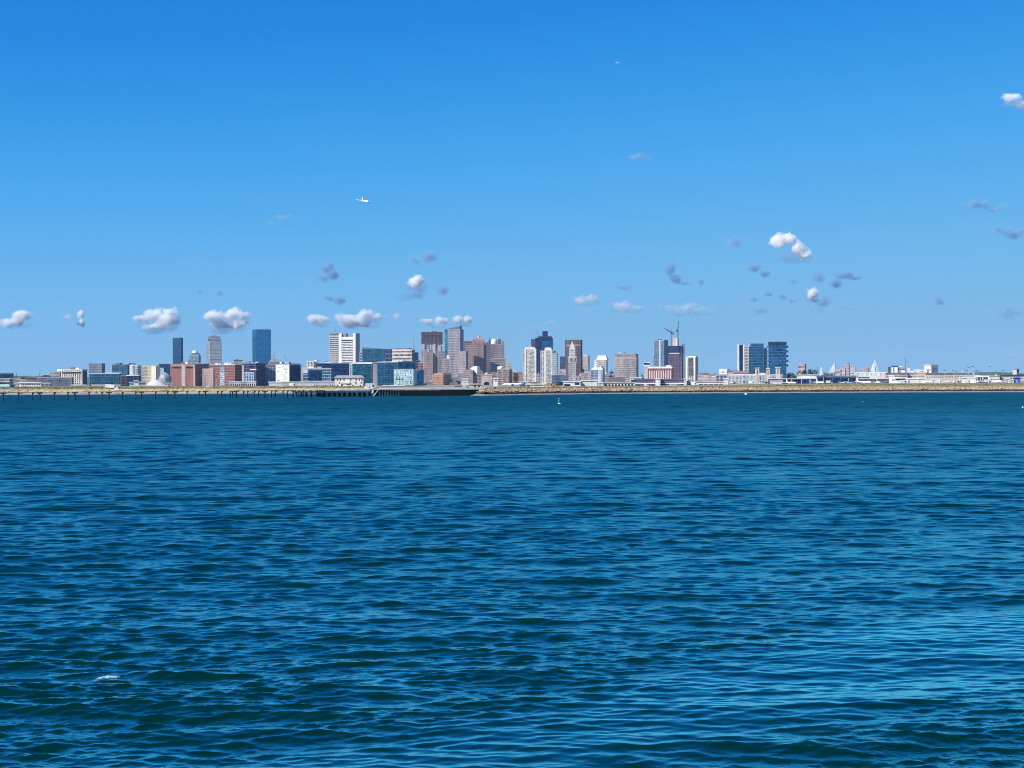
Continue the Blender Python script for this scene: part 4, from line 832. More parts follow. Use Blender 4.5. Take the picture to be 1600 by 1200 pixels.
for s_ in (0, 1):
    for i in range(5):
        if base is None: base = MB().box(0, 4.6, -5, 5, -2.2, 2.2).build('balcony_stack', paint((.08, .20, .32)), b.root); o = base
        else: o = base.copy(); COL.objects.link(o); o.parent = b.root
        o.location = ((b.W/2+.2) if s_ == 0 else (-b.W/2-4.8), -b.S*.15, b.lz(541.8+7.3*i))
b = B('dusky pink office cube alone beyond the dark terminal', (1247.3, 1257, 1259.4), 569, 4300, (.44, .33, .33), gBr, 6, 4, .4, .5, name='office_cube', cat='building', roof=PINK)
# ------------------------------------------------------------------ the airfield edge
def hall(label, x0, x1, yt, yb, D, wall, name='terminal', cat='building', depth=40, roof=WHITE, **k):
    return B(label, (x0, x1), yt, D, wall, None, depth=depth, name=name, cat=cat, roof=roof, **k)
b = hall('long white low terminal with a dark window row behind the grass bank', 420, 527, 597.4, 604, 2000, WHITE)
part(b, 'pale_wall', 420, 486, 600.0, 604, 0, .1, (.62, .60, .56), .3); windows(b, [491+2.86*i for i in range(13)], (602.3,), 1.1, 2.3, pWin)
b = B('white three storey house with dark windows under a grey hipped roof', (523, 567.5, 569), 590.2, 1500, (.72, .66, .62), None, name='terminal_house', cat='building', roof=None, th=14)
MB().frustum(-b.W/2-1.2, b.W/2+1.2, -b.S/2-1.2, b.S/2+1.2, b.H-.1, b.lz(586.4), .80, .2).build('hipped_roof', paint((.30, .27, .29)), b.root)
windows(b, [527.5, 531.8, 537.5, 548, 556.5, 561.5, 565.5], (593.6,), 1.25, 1.3, pWin); windows(b, [531, 541, 546, 556, 564.5], (598.2,), 1.5, 1.3, pWin); windows(b, [527.5, 534, 551, 563], (602.4,), 1.3, 1.2, pWin)
part(b, 'purple_door', 533.5, 545, 599.6, 601.8, 0, .1, (.14, .10, .25), .2)
part(b, 'white_porch', 532, 547, 596.4, 599.2, 0, .1, WHITE, 1.4)
b = hall('long flat white quay building beneath the rounded blue glass block', 599, 631, 603.2, 607, 1500, WHITE, name='quay_building', depth=14); windows(b, [603+4*i for i in range(7)], (605.2,), 1.2, .8, pWin)
b = hall('dark low garage at the foot of the mint glass front', 633, 652, 603.8, 607, 1560, DGREY, name='garage', roof=DGREY, depth=20)
b = hall('white cubic shed standing below the pink grey slab', 721.3, 731.5, 593, 604, 1800, WHITE, name='cubic_shed', depth=10); part(b, 'panel_line', 723, 730, 597, 597.6, 0, .1, GREY, .15); part(b, 'green_base', 727, 731, 601.5, 606, 0, .1, (.2, .5, .36), .3)
b = hall('white square cabin just north of the domed gateway', 770.8, 777.8, 592, 604, 1850, WHITE, name='cabin', depth=9); part(b, 'vent', 773, 775.5, 593.5, 596, 0, .1, GREY, .2)
b = hall('beige shed with a low tiled gable near the dark deck', 710, 722, 603, 608, 1450, (.5, .42, .33), name='shed', roof=(.45, .34, .26), depth=9)
b = hall('tiny white sentry house with two dark doorways before the gateway', 733, 752, 601, 608, 1420, (.6, .52, .46), name='gatehouse', depth=8, roof=(.55, .47, .42))
for q0 in (740.6, 747): part(b, 'doorway', q0, q0+2.6, 602.2, 606, 0, .1, pWin, .15)
MB().frustum(b.lx(743.2), b.lx(747), -3, 3, b.H, b.lz(598.6), .1).build('gable', paint(WHITE), b.root)
b = hall('white hangar with a wide dark doorway south of the beige arcade', 880, 907, 597, 604, 1800, WHITE, name='hangar', depth=35); part(b, 'doorway', 881.5, 891, 600.2, 603.2, 0, .1, gD, .2); part(b, 'doorway', 898, 905, 598.3, 601.3, 0, .1, gD, .2)
b = hall('plain cream white hangar adjoining the wide doored one', 907.3, 932.5, 595.4, 604, 1820, (.75, .70, .60), name='hangar', depth=35, roof=WHITE); part(b, 'roof_fold', 914, 927, 594.2, 595.4, .1, .8, WHITE)
b = hall('grey arcade building with nine dark arched windows behind the bank', 944, 991.5, 598.2, 605, 1750, (.50, .46, .40), name='arcade', depth=18, roof=(.45, .42, .38))
base = None
for i in range(9):
    if base is None:
        mb = MB(); mb.vprism([(-1.1, -1.5), (1.1, -1.5), (1.1, .3)]+[(1.1*math.cos(R(a)), .3+1.1*math.sin(R(a))) for a in range(30, 180, 30)]+[(-1.1, .3)], -.12, .1); base = mb.build('arched_window', pWin, b.root); o = base
    else: o = base.copy(); COL.objects.link(o); o.parent = b.root
    o.location = (b.lx(947+5.1*i), -b.S/2, b.lz(602))
b = hall('white hall under a purple hipped roof behind the arched arcade', 951, 976, 594.4, 600, 2050, WHITE, name='hall', depth=30, roof=None); MB().frustum(-b.W/2-2, b.W/2+2, -b.S/2-2, b.S/2+2, b.H, b.lz(589.2), .86, .4).build('hipped_roof', paint((.16, .10, .15)), b.root)
b = hall('white and navy striped hall north of the purple hipped roof', 985, 1002, 591, 600, 2000, WHITE, name='hall', depth=30); part(b, 'navy_stripe', 986, 1002, 593.5, 598, 0, .1, gN, .3)
b = hall('low white shed row before the twin white towers', 822, 849, 601, 606, 1500, WHITE, name='shed', depth=10); part(b, 'blue_door', 812+11, 812+16, 602.2, 605, 0, .1, (.08, .12, .25), .2)
b = hall('dark blue open sided shelter near the low white shed row', 812, 822.5, 597.5, 603, 1700, (.08, .11, .2), name='shelter', depth=10, roof=WHITE)
# purple roofed piers of the long hangar line
for (x0, x1, y, lab) in ((992, 1024, 593, 'purple roofed hangar at the south end of the hangar line'), (1032, 1068.5, 593.2, 'purple roofed hangar between two white end piers')):
    b = hall(lab, x0, x1, y, 604, 1850, (.12, .10, .17), name='hangar', depth=50, roof=(.2, .17, .24))
    part(b, 'white_eave', x0, x1, y-.8, y+.2, 0, 1, LGREY, .6); part(b, 'pale_band', x0, x1, 598.3, 600.2, 0, .1, WHITE, .4)
    for q in np.linspace(x0+3, x1-6, 4): part(b, 'hangar_door', q, q+4.5, 600.6, 604, 0, .1, gD, .3)
for (x0, x1, lab) in ((1024.3, 1031.7, 'white square pier between the two purple roofed hangars'), (1069, 1072.4, 'slim white pier ending the purple roofed hangars'), (1131.6, 1137, 'white pier at the north end of the long white hangar')):
    B(lab, (x0, x1), 592.6, 1840, WHITE, None, depth=12, name='hangar_pier', cat='building', roof=WHITE)
b = hall('long white hangar with dark lower doors and a violet eave line', 1072.8, 1131.3, 597, 604, 1850, WHITE, name='hangar', depth=55, roof=(.5, .46, .5))
part(b, 'violet_eave', 1072.8, 1131.3, 594.6, 597, 0, 1, (.17, .14, .2), .7)
for i in range(7): part(b, 'hangar_door', 1076+7.9*i, 1082.6+7.9*i, 600.2, 603.6, 0, .1, gD, .3)
# terminals
b = B('pale glass terminal hall with thin vertical bars north of the hangar line', (1139, 1182, 1184), 585.8, 2300, (.55, .55, .56), glass((.30, .36, .40), .4, .3), 20, 2, .3, .12, name='terminal', cat='terminal', roof=WHITE, th=12)
part(b, 'dark_opening', 1146.5, 1156, 594.5, 598.5, 0, .1, (.12, .07, .12), .4); windows(b, [1161+3*i for i in range(7)], (597.6,), 1.6, 2.4, pWin)
b = hall('dark red parking deck behind the pale glass terminal hall', 1146, 1170, 580.5, 590, 2700, (.22, .12, .15), name='parking_deck', depth=50, roof=(.5, .46, .47)); bands(b, 590, 581, 3, 1.1, paint((.45, .38, .40)), name='deck_edge')
b = B('glass terminal wing with a raised white roof before the blue grid tower', (1185, 1222), 586.3, 2250, (.56, .56, .56), glass((.30, .36, .40), .4, .3), 16, 2, .3, .15, name='terminal', cat='terminal', roof=WHITE, depth=60)
part(b, 'navy_doorway', 1197, 1201, 593, 597, 0, .1, gN, .4); part(b, 'raised_roof', 1186, 1196, 582.4, 586, .1, .9, LGREY)
for (x0, x1, y, lab) in ((1180, 1186.4, 575.6, 'cream stair tower rising in front of the blue grid tower'), (1197.4, 1202.6, 576.5, 'cream stair tower at the deep blue tower\'s south corner'), (1212, 1219, 574.8, 'cream stair tower before the deep blue tower\'s middle')):
    b = B(lab, (x0, x1), y, 2200, (.56, .50, .42), None, depth=10, name='stair_tower', cat='tower', roof=(.6, .55, .48), group='cream stair towers on the glass terminal'); part(b, 'slot_window', (x0+x1)/2-.6, (x0+x1)/2+.6, y+2, y+9, 0, .1, pWin, .2)
b = hall('dark navy terminal pier topped by a pale roof line', 1200, 1275.5, 592.4, 600, 2050, (.08, .08, .15), name='terminal_pier', cat='terminal', depth=45, roof=LGREY)
part(b, 'glazed_front', 1206, 1272, 593.8, 598.4, 0, .1, gN, .4); 
for q in (1236.5, 1252, 1265): part(b, 'pale_post', q, q+1.2, 592.8, 600, 0, .1, (.5, .48, .52), .7)
b = hall('white upper storey set back on the navy terminal pier', 1245, 1277, 586.4, 594, 2200, WHITE, name='terminal', cat='terminal', depth=40)
b = hall('tall dark glass cube at the bend of the terminals', 1276, 1286.6, 588.2, 600, 2000, (.10, .08, .15), name='terminal_cube', cat='terminal', depth=30, roof=SLATE); part(b, 'glazed_front', 1277, 1285.5, 590, 598.5, 0, .1, gN, .3); part(b, 'post', 1286.2, 1287.4, 588, 600, 0, .3, (.35, .3, .36), .5)
b = hall('long dark blue glass terminal hall north of the glass cube', 1288, 1338, 588.2, 600, 2000, (.08, .10, .17), name='terminal_hall', cat='terminal', depth=45, roof=SLATE)
for i in range(4): part(b, 'glazed_bay', 1289+12.2*i, 1300+12.2*i, 590.5, 597.5, 0, .1, gN, .3)
part(b, 'pale_eave', 1288, 1338, 587.6, 589.2, 0, 1, (.33, .32, .38), .5)
b = hall('dark concourse with a pale glazed upper floor north of the blue hall', 1339, 1390, 592.5, 600, 1950, (.07, .07, .10), name='concourse', cat='terminal', depth=40, roof=(.6, .58, .55)); part(b, 'pale_upper_wall', 1352, 1379, 588, 592.6, .2, .9, (.60, .56, .50)); part(b, 'glazed_upper_floor', 1341, 1358, 588.8, 592.5, .1, .8, gSt)
b = hall('white concourse block stepping down toward the water beside the dark one', 1389, 1404, 587, 600, 1900, WHITE, name='concourse', cat='terminal', depth=30); part(b, 'grey_door', 1394, 1399, 592, 595, 0, .1, GREY, .2)
b = hall('white roofed concourse with a long grey window slot', 1398, 1417.5, 587.8, 600, 1850, WHITE, name='concourse', cat='terminal', depth=40, roof=(.3, .24, .24)); part(b, 'window_slot', 1399, 1415, 591.4, 594.2, 0, .1, gS, .2)
for (x0, x1, y, c, rf, D_, lab) in ((1384, 1418, 583.4, (.50, .40, .36), BROWN, 2500, 'pinkish brown terminal under a dark flat roof edge'), (1418, 1446, 583, (.52, .44, .40), (.3, .25, .25), 2500, 'rose beige terminal south of the white hexagonal block'), (1446, 1475, 584, (.50, .44, .38), DGREY, 2450, 'beige terminal with a black roof strip below the hexagonal block'),
        (1433, 1446, 582.6, (.58, .47, .36), CREAM, 2350, 'sandy square block before the hexagonal block'), (1475, 1492, 583.6, (.46, .40, .36), BROWN, 2400, 'dull brown concourse north of the black roof strip'), (1491, 1507, 583.6, (.54, .45, .36), (.2, .17, .16), 2380, 'sandy concourse with a dark roof in the terminal row'),
        (1507, 1530, 587, (.52, .47, .42), LGREY, 2300, 'pale brown low concourse under the water arch'), (1560, 1600, 586.4, (.42, .42, .47), NAVY, 2250, 'grey terminal with a long black roof strip by the beige tower'), (1543, 1562, 588, (.55, .50, .45), CREAM, 2250, 'cream flat terminal between white canopy and black roof strip')):
    b = hall(lab, x0, x1, y, 600, D_, c, name='terminal', cat='terminal', depth=45, roof=rf)
    if rf in (BROWN, DGREY, NAVY) or rf[0] < .31: part(b, 'dark_fascia', x0+.4, x1-.4, y-.6, y+1.5, 0, 1, rf, .6)
    windows(b, list(np.arange(x0+3, x1-2, 3.4)), (y+5.2,), 1.6, 1.3, pWin); roofstuff(b, 2, .5)
b = hall('white flat canopy on posts in the northern terminal row', 1523, 1545, 589.4, 600, 2150, WHITE, name='canopy', cat='canopy', depth=30, main=False); part(b, 'roof', 1522.5, 1545.5, 586.8, 589.2, 0, 1, WHITE, .6); part(b, 'back_wall', 1524, 1544, 589.2, 602, .6, .8, (.32, .27, .25))
for q in np.linspace(1523, 1544.4, 6): part(b, 'post', q, q+.6, 589.2, 602, 0, .05, WHITE)
b = B('white hexagonal control block with a shaded grey side and dark slots', (1444.5, 1455, 1466), 571.3, 2700, WHITE, None, name='control_block', cat='tower', th=42, roof=LGREY)
part(b, 'dark_slot', 1447.5, 1454, 577.2, 578.8, 0, .1, pWin, .2); MB().box(b.W/2, b.W/2+.5, -b.S/2+1, b.S/2-1, b.lz(581.5), b.H-4).build('side_panel', paint((.36, .42, .52)), b.root); part(b, 'roof_lip', 1444.2, 1455.3, 569.8, 571.4, -.02, 1.02, WHITE, .3); roofstuff(b, 2, .7)  # blue-grey side panel has the shade of the white side painted in
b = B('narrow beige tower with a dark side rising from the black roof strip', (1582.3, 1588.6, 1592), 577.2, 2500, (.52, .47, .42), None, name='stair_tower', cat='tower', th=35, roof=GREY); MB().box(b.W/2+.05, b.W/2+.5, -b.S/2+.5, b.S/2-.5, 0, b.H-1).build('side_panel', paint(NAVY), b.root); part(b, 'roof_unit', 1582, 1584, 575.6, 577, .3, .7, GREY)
b = hall('bright blue shed at the northern edge of the airfield', 1584.5, 1594.5, 590.5, 601, 1650, (.04, .09, .45), name='shed', cat='shed', depth=12, roof=(.1, .15, .5)); part(b, 'door', 1587, 1590, 594, 600, 0, .1, (.25, .3, .6), .2)
b = hall('rust coloured gabled shed beyond the bright blue one', 1594.8, 1606, 596, 602, 1600, (.42, .22, .13), name='shed', cat='shed', depth=10, roof=None); MB().vprism([(-b.W/2-.4, b.H), (b.W/2+.4, b.H), (b.W*.2, b.lz(592.4))], -b.S/2-.4, b.S/2+.4).build('roof', paint((.6, .5, .42)), b.root)
b = empty('water_arch', at(1525.5, 588, 3200)); tag(b, 'dark inverted U shaped frame standing above the northern terminals', 'arch')
u_ = 3200/F; mb = MB(); pts = [(-2.6*u_, 0), (-2.6*u_, 7*u_)]+[(-2.6*u_*math.cos(R(a)), 7*u_+2.4*u_*math.sin(R(a))) for a in range(30, 180, 30)]+[(2.6*u_, 7*u_), (2.6*u_, 0)]
for p, q in zip(pts, pts[1:]): mb.tube((p[0], 0, p[1]), (q[0], 0, q[1]), 1.1, 1.1, 6)
mb.build('frame', paint(SLATE), b); MB().box(-3.4*u_, 3.4*u_, -3, 3, -6, 1.5).build('pedestal', paint(WHITE), b)
b = B('dark slim slab south of the white and dark capped block', (1388, 1391.4), 574, 3500, (.10, .12, .2), gN, 3, 4, .3, .3, depth=18, roof=NAVY)
b = B('white block with dark cap and columns north of the cable bridge', (1393.2, 1402.6), 573.4, 3400, WHITE, None, name='capped_block', cat='building', depth=25, roof=None); part(b, 'dark_cap', 1392.8, 1402.8, 571.4, 573.4, 0, 1, NAVY, .4); part(b, 'dark_bay', 1395.6, 1397.4, 574, 584, 0, .1, SLATE, .3)
b = B('low blue glass block below the thin lamp mast', (1402.8, 1414.4), 574.2, 3400, STEEL, gN, 7, 2, .2, .3, name='office_block', cat='building', depth=25); part(b, 'white_base', 1402.8, 1414, 578, 590, 0, .3, WHITE, .5); part(b, 'roof_unit', 1405, 1411, 571.8, 574, .2, .8, LGREY)
b = B('small white block with rooftop dish north of the thin mast', (1417.8, 1422), 574, 3300, WHITE, None, name='office_block', cat='building', depth=12); mast(b, 1419, 571.2, 574, .8, .5, name='dish'); part(b, 'lower_wing', 1421, 1428, 579.8, 590, 0, .8, WHITE)
b = hall('white low roof line in front of the small white dish block', 1427, 1445, 577.8, 585, 3000, (.66, .68, .7), name='office_block', depth=25, roof=WHITE); windows(b, [1430+3*i for i in range(5)], (580.5,), 1.8, 1.5, pWin)
b = empty('mast', (0, 0, 0)); p = at(1414.4, 582, 3000); p.z = GROUND; b.location = p; tag(b, 'tall thin dark mast above the low blue glass block', 'mast'); MB().tube((0, 0, 0), (0, 0, at(0, 562.5, 3000).z-GROUND), .75, .45, 6).build('pole', paint(DGREY), b); MB().box(-1.6, 1.6, -.4, .4, 27, 28).build('crossarm', paint(DGREY), b)
# --- cable bridge and obelisk
b = empty('obelisk', (0, 0, 0)); p = at(1283.2, 590, 5000); p.z = GROUND; b.location = p; tag(b, 'slender white stone obelisk rising over the dark glass cube', 'obelisk')
H_ = at(1283, 573.4, 5000).z-GROUND; w_ = 3.1*5000/F
MB().frustum(-w_, w_, -w_, w_, 0, H_*.9, .34).build('shaft', paint((.74, .76, .76)), b); MB().frustum(-w_*.34, w_*.34, -w_*.34, w_*.34, H_*.9, H_, .02).build('point', paint((.72, .74, .75)), b)
def bridge_tower(label, px, y1, yfork, fan, D):
    b = empty('bridge_tower', (0, 0, 0)); p = at(px, 600, D); p.z = GROUND; b.location = p; tag(b, label, 'bridge tower', 'twin towers of the white cable bridge')
    k = D/F; z = lambda y: at(px, y, D).z-GROUND
    m = paint((.40, .43, .48)); mw = paint((.66, .70, .72), .4)
    MB().tube((0, 0, z(yfork)-2), (0, 0, z(y1)), 2.6, 1.7, 8).build('pylon', m, b)
    for s_ in (-1, 1): MB().tube((s_*1.0*k, s_*9, 0), (0, 0, z(yfork)), 2.4, 2.2, 8).build('pylon_leg', m, b)
    for (side, x_end, yb, n_) in fan:
        for i in range(n_):
            u1 = (i+1)/n_; top = z(y1+(yfork-y1)*(.25+.75*(1-u1)**1.0)); 
            MB().tube((0, 0, top), (x_end*k*u1, 26*u1*side, z(yb)), .7, .7, 5).build('stay_cable', mw, b)
    MB().box(min(f[1] for f in fan)*k, max(0, max(f[1] for f in fan))*k, -14, 14, z(fan[0][2])-2.5, z(fan[0][2])-.2).build('deck', paint((.66, .68, .68)), b)
bridge_tower('southern cable bridge tower with one white fan of stays', 1304.6, 564.8, 573, [(1, -7.0, 580.6, 12)], 5200)
bridge_tower('northern taller cable bridge tower with a wide white fan of stays', 1367.2, 560.4, 568, [(1, -6.8, 583, 14), (-1, 4.2, 585, 2)], 5100)
b = hall('long pale viaduct wall leading to the northern bridge tower', 1336, 1386, 581.8, 590, 4600, (.62, .63, .62), name='viaduct', cat='viaduct', depth=20, roof=None); part(b, 'deck_edge', 1336, 1386, 581.4, 582.6, 0, 1, WHITE, .8)
for q in np.linspace(1339, 1382, 7): part(b, 'pier', q, q+1.2, 582.6, 598, -.05, .05, LGREY)
# --- pink houses on the rise between the bridge towers
pk = [(1306, 1313, 578, (.55, .44, .44)), (1312.4, 1320, 576.4, (.58, .46, .46)), (1319.5, 1326.5, 569.6, (.48, .40, .44)), (1325.6, 1332.4, 572, (.60, .49, .48)), (1331.6, 1335.4, 573.8, (.66, .62, .62)), (1334.8, 1338, 574.4, (.34, .34, .44)), (1343.6, 1349, 576, (.52, .44, .46)), (1351, 1356.4, 574, (.52, .42, .42)), (1356, 1361, 577, (.60, .52, .52))]
pl = ['pale pink flats just north of the southern bridge tower', 'rose flats second from the southern bridge tower', 'tall mauve flats crowning the pink cluster', 'pink flats with a stepped roof beside the tall mauve ones', 'whitish narrow flats at the pink cluster\'s edge', 'slate blue narrow flats closing the pink cluster', 'dusky flats south of the twin roof boxes', 'brownish flats with twin roof boxes near the wide cable fan', 'pale flats touching the wide cable fan']
for (x0, x1, y, c), lab in zip(pk, pl):
    b = B(lab, (x0, x1), y, 4700, c, gOff, 4, max(3, int((588-y)/2.6)), .5, .5, depth=20, name='flats', cat='building', roof=c)
    part(b, 'roof_box', x0+1, x0+2.6, y-2.2, y, .2, .6, (.4, .33, .35)); part(b, 'roof_box', x1-2.4, x1-1, y-1.4, y, .2, .6, (.3, .28, .34))
b = B('dark capped water tank house on the tall mauve flats\' skyline', (1324, 1327.4), 566.9, 4800, SLATE, None, depth=12, name='tank_house', cat='building', roof=SLATE)
# ------------------------------------------------------------------ piers
tim = paint((.045, .035, .03), .9, .5, .5); deckm = paint((.52, .44, .30), .85, .3, .3); conc = paint((.55, .52, .48), .85, .25, .25); palep = paint((.62, .56, .49), .9, .35, .6)
PD = lambda px: float(np.interp(px, [-200, 0, 200, 400, 575, 700], [740, 800, 869, 948, 995, 1030]))
pr = empty('approach_light_pier', at(265, 600, 900)); pr.location.z = 0
tag(pr, 'long spindly timber pier of dark T shaped posts wading out from the bank', 'pier')
O = pr.location.copy()
def pile(parent, px, ztop=3.9, r=.36, m=tim, name='pile', D=None, zb=-2.5):
    D = D or PD(px); p = at(px, 600, D)
    return MB().tube((p.x-O.x, p.y-O.y, zb), (p.x-O.x+rnd.uniform(-.1, .1), p.y-O.y, ztop), r*1.08, r*.95, 7).build(name, m, parent)
def capb(parent, px, half, z=3.75, th=.62):
    D = PD(px); p = at(px, 600, D); k = half*D/F
    return MB().box(p.x-O.x-k, p.x-O.x+k, p.y-O.y-.5, p.y-O.y+.5, z-th/2, z+th/2).build('pile_cap', tim, parent)
for px in (-49, 5, 62, 117, 170, 221, 273, 321, 369, 414, 458, 502): pile(pr, px, r=.46); capb(pr, px, 4.2)
for px in (-27, -5, 29, 51, 85, 106, 139, 159, 191, 212, 243, 262, 292, 311, 340, 346, 359.5, 363.5, 380, 387, 397, 404, 424, 430, 442, 449): pile(pr, px); capb(pr, px+.7, 1.5)
for px in (467, 474, 485, 495, 507): pile(pr, px); capb(pr, px, 1.3)
mb = MB(); P = [at(px, 600, PD(px)+2.2)-O for px in range(-60, 531, 10)]
for a, c in zip(P, P[1:]):
    mb.add([(a.x, a.y-.5, 4.05), (c.x, c.y-.5, 4.05), (c.x, c.y+1.2, 4.05), (a.x, a.y+1.2, 4.05), (a.x, a.y-.5, 4.32), (c.x, c.y-.5, 4.32), (c.x, c.y+1.2, 4.32), (a.x, a.y+1.2, 4.32)], [(3, 2, 1, 0), (4, 5, 6, 7), (0, 1, 5, 4), (2, 3, 7, 6)])
mb.build('catwalk', deckm, pr)
for px in list(range(-30, 520, 27)):
    p = at(px, 600, PD(px)+1.8)-O
    o = MB().tube((p.x, p.y, 4.3), (p.x, p.y, 5.4), .09, .09, 5).tube((p.x, p.y-.25, 5.4), (p.x, p.y+.25, 5.4), .24, .24, 8).build('approach_lamp', paint((.75, .6, .3)), pr)
# pale quay on stubby piles
q = empty('quay', at(518, 600, 985)); q.location.z = 0; tag(q, 'pale concrete quay on stubby sunlit piles joining the timber pier to the dark deck', 'quay')
O = q.location.copy(); a, c = at(460, 600, 968)-O, at(578, 600, 1000)-O
mb = MB(); mb.add([(a.x, a.y, 2.6), (c.x, c.y, 2.6), (c.x, c.y+14, 2.6), (a.x, a.y+14, 2.6), (a.x, a.y, 3.7), (c.x, c.y, 3.7), (c.x, c.y+14, 3.7), (a.x, a.y+14, 3.7)], [(3, 2, 1, 0), (4, 5, 6, 7), (0, 1, 5, 4), (1, 2, 6, 5), (2, 3, 7, 6), (3, 0, 4, 7)]); mb.build('deck', conc, q)
a2, c2 = at(528, 600, 987)-O, at(578, 600, 1001)-O
mb = MB(); mb.add([(a2.x, a2.y, 3.7), (c2.x, c2.y, 3.7), (c2.x, c2.y+11, 3.7), (a2.x, a2.y+11, 3.7), (a2.x, a2.y, 4.35), (c2.x, c2.y, 4.35), (c2.x, c2.y+11, 4.35), (a2.x, a2.y+11, 4.35)], [(4, 5, 6, 7), (0, 1, 5, 4), (1, 2, 6, 5), (2, 3, 7, 6), (3, 0, 4, 7)]); mb.build('raised_deck', paint((.66, .62, .58)), q)
mb = MB(); mb.add([(a.x+12, a.y+9, -2), (c.x, c.y+7, -2), (c.x, c.y+8, 2.95), (a.x+12, a.y+10, 2.95)], [(0, 1, 2, 3), (3, 2, 1, 0)]); mb.box(a.x+14, c.x-1, c.y+5.4, c.y+6.2, -2, 2.8); mb.build('back_wall', tim, q)  # dark sheet painted in place of the shaded void behind the quay piles
for i in range(15):
    px = 463+7.9*i; pile(q, px, 2.95, .6 if i % 2 else .75, palep if i > 4 else tim, D=float(np.interp(px, [460, 578], [969, 1001]))+.9)
    if i > 3: pile(q, px+3.2, 2.95, .33, tim, D=float(np.interp(px, [460, 578], [969, 1001]))+4.5)
# the big dark decked platform
k_ = empty('runway_deck', at(665, 600, 1060)); k_.location.z = 0; tag(k_, 'broad runway safety deck with a white edge beam over a black timber wall', 'deck')
O = k_.location.copy(); a, c = at(577, 600, 1020)-O, at(758, 600, 1046)-O
def slab(nm, a, c, dep, z0, z1, m, par): 
    mb = MB(); return mb.add([(a.x, a.y, z0), (c.x, c.y, z0), (c.x, c.y+dep, z0), (a.x, a.y+dep, z0), (a.x, a.y, z1), (c.x, c.y, z1), (c.x, c.y+dep, z1), (a.x, a.y+dep, z1)], [(3, 2, 1, 0), (4, 5, 6, 7), (0, 1, 5, 4), (1, 2, 6, 5), (2, 3, 7, 6), (3, 0, 4, 7)]).build(nm, m, par)
slab('edge_beam', a, c, 230, 4.1, 5.0, paint((.62, .60, .57), .8, .2, .3), k_)
ab = a+Vector((0, .6, 0)); slab('lower_beam', a+Vector((14, .5, 0)), c+Vector((-8, .5, 0)), 3, 3.55, 4.09, paint((.20, .17, .15)), k_)
slab('void_shade_wall', a+Vector((21, 2.2, 0)), c+Vector((0, 2.2, 0)), 40, -2.5, 3.54, paint((.009, .008, .008), .95, .4, .6), k_)  # near-black sheet: the shade of the void under the deck, put into its colour
slab('deep_shade_wall', a+Vector((2, 9, 0)), a+Vector((24, 9.2, 0)), 3, -2.5, 4.2, tim, k_)  # dark sheet behind the piles, painted as the shade beneath the deck
for i in range(9):
    px = 593+4.3*i; D = 1021+.14*(px-577); p = at(px, 600, D)-O
    MB().tube((p.x, p.y+.9, -2.5), (p.x, p.y+.9, 4.2), .5, .46, 7).build('pile', palep, k_)
p = at(590, 600, 1021)-O; MB().tube((p.x-3.5, p.y+.3, -1), (p.x+.6, p.y+.3, 4.2), .42, .42, 6).build('raking_strut', palep, k_)
for i in range(18):
    px = 583+9.6*i; p = at(px, 600, 1020+.14*(px-577))-O
    MB().box(p.x-.1, p.x+.1, p.y+.5, p.y+.7, 5.0, 6.05).build('rail_post', paint(LGREY), k_)
for px in (633, 680, 720): p = at(px, 600, 1022+.14*(px-577))-O; MB().box(p.x-.25, p.x+.25, p.y-.35, p.y, .2, 4.1).build('ladder', paint((.1, .08, .07)), k_)

# ------------------------------------------------------------------ service vans and trucks
def van(x, y, D, label, body, rz, kind=0, group='white service vehicles near the water'):
    p = at(x, y, D); z = ground_z(p.x, p.y)
    if 577 < x < 750 and D < 1250: z = 5.0
    if 528 <= x < 577 and D < 1012: z = 4.35
    root = empty('service_van' if kind == 0 else 'box_truck', (p.x, p.y, z), rz); tag(root, label, 'van' if kind == 0 else 'truck', group)
    bm = paint(body, .4, .08); k = 1.0 if kind == 0 else 1.35
    L, W_, H_ = 5.4*k, 2.0*k, 2.1*k
    if kind == 0: MB().vprism([(-L/2, .45), (L/2, .45), (L/2, 1.2), (L/2-1.0, 1.35), (L/2-1.9, H_), (-L/2, H_)], -W_/2, W_/2).build('body', bm, root)
    else:
        MB().box(-L/2, L/2-2.3, -W_/2, W_/2, .8, H_+.8).build('cargo_box', bm, root); MB().vprism([(L/2-2.2, .5), (L/2, .5), (L/2, 1.5), (L/2-.5, 2.5), (L/2-2.2, 2.5)], -W_/2+.1, W_/2-.1).build('cab', paint((.6, .6, .6), .4), root)
    w = MB().box(L/2-2.3*k, L/2-1.4*k, -W_/2-.02, W_/2+.02, 1.3, 1.85*k).build('side_window', pWin, root)
    for sx in (-L*.32, L*.32):
        for sy in (-1, 1): MB().tube((sx, sy*(W_/2-.05), .38), (sx, sy*(W_/2-.3), .38), .38, .38, 10).build('wheel', paint((.02, .02, .02)), root)
    return root
van(575.5, 604.5, 1003, 'white van parked first on the raised quay end', WHITE, 0.1); van(580, 604.5, 1030, 'white box truck standing behind the vans by the deck corner', WHITE, .2, 1); van(584.5, 604.5, 1035, 'small white van just inside the deck railing', WHITE, -.3)
van(541, 605, 1400, 'white van on the bank before the three storey house', WHITE, 0); van(327, 606, 1345, 'white van on the sand above the pier bend', WHITE, .2); van(458, 606, 1380, 'white box truck alone on the sandy bank', WHITE, 0, 1); van(441, 606, 1385, 'pale van a little south of the lone box truck', (.6, .58, .55), 0)
van(178, 608, 1310, 'white truck on the bank below the brown finned block', WHITE, 0, 1); van(171, 608, 1312, 'white truck at the white finned truck\'s tail by the long low sheds', WHITE, .05, 1); van(184, 608, 1300, 'white van leading two trucks on the bank', WHITE, 0)
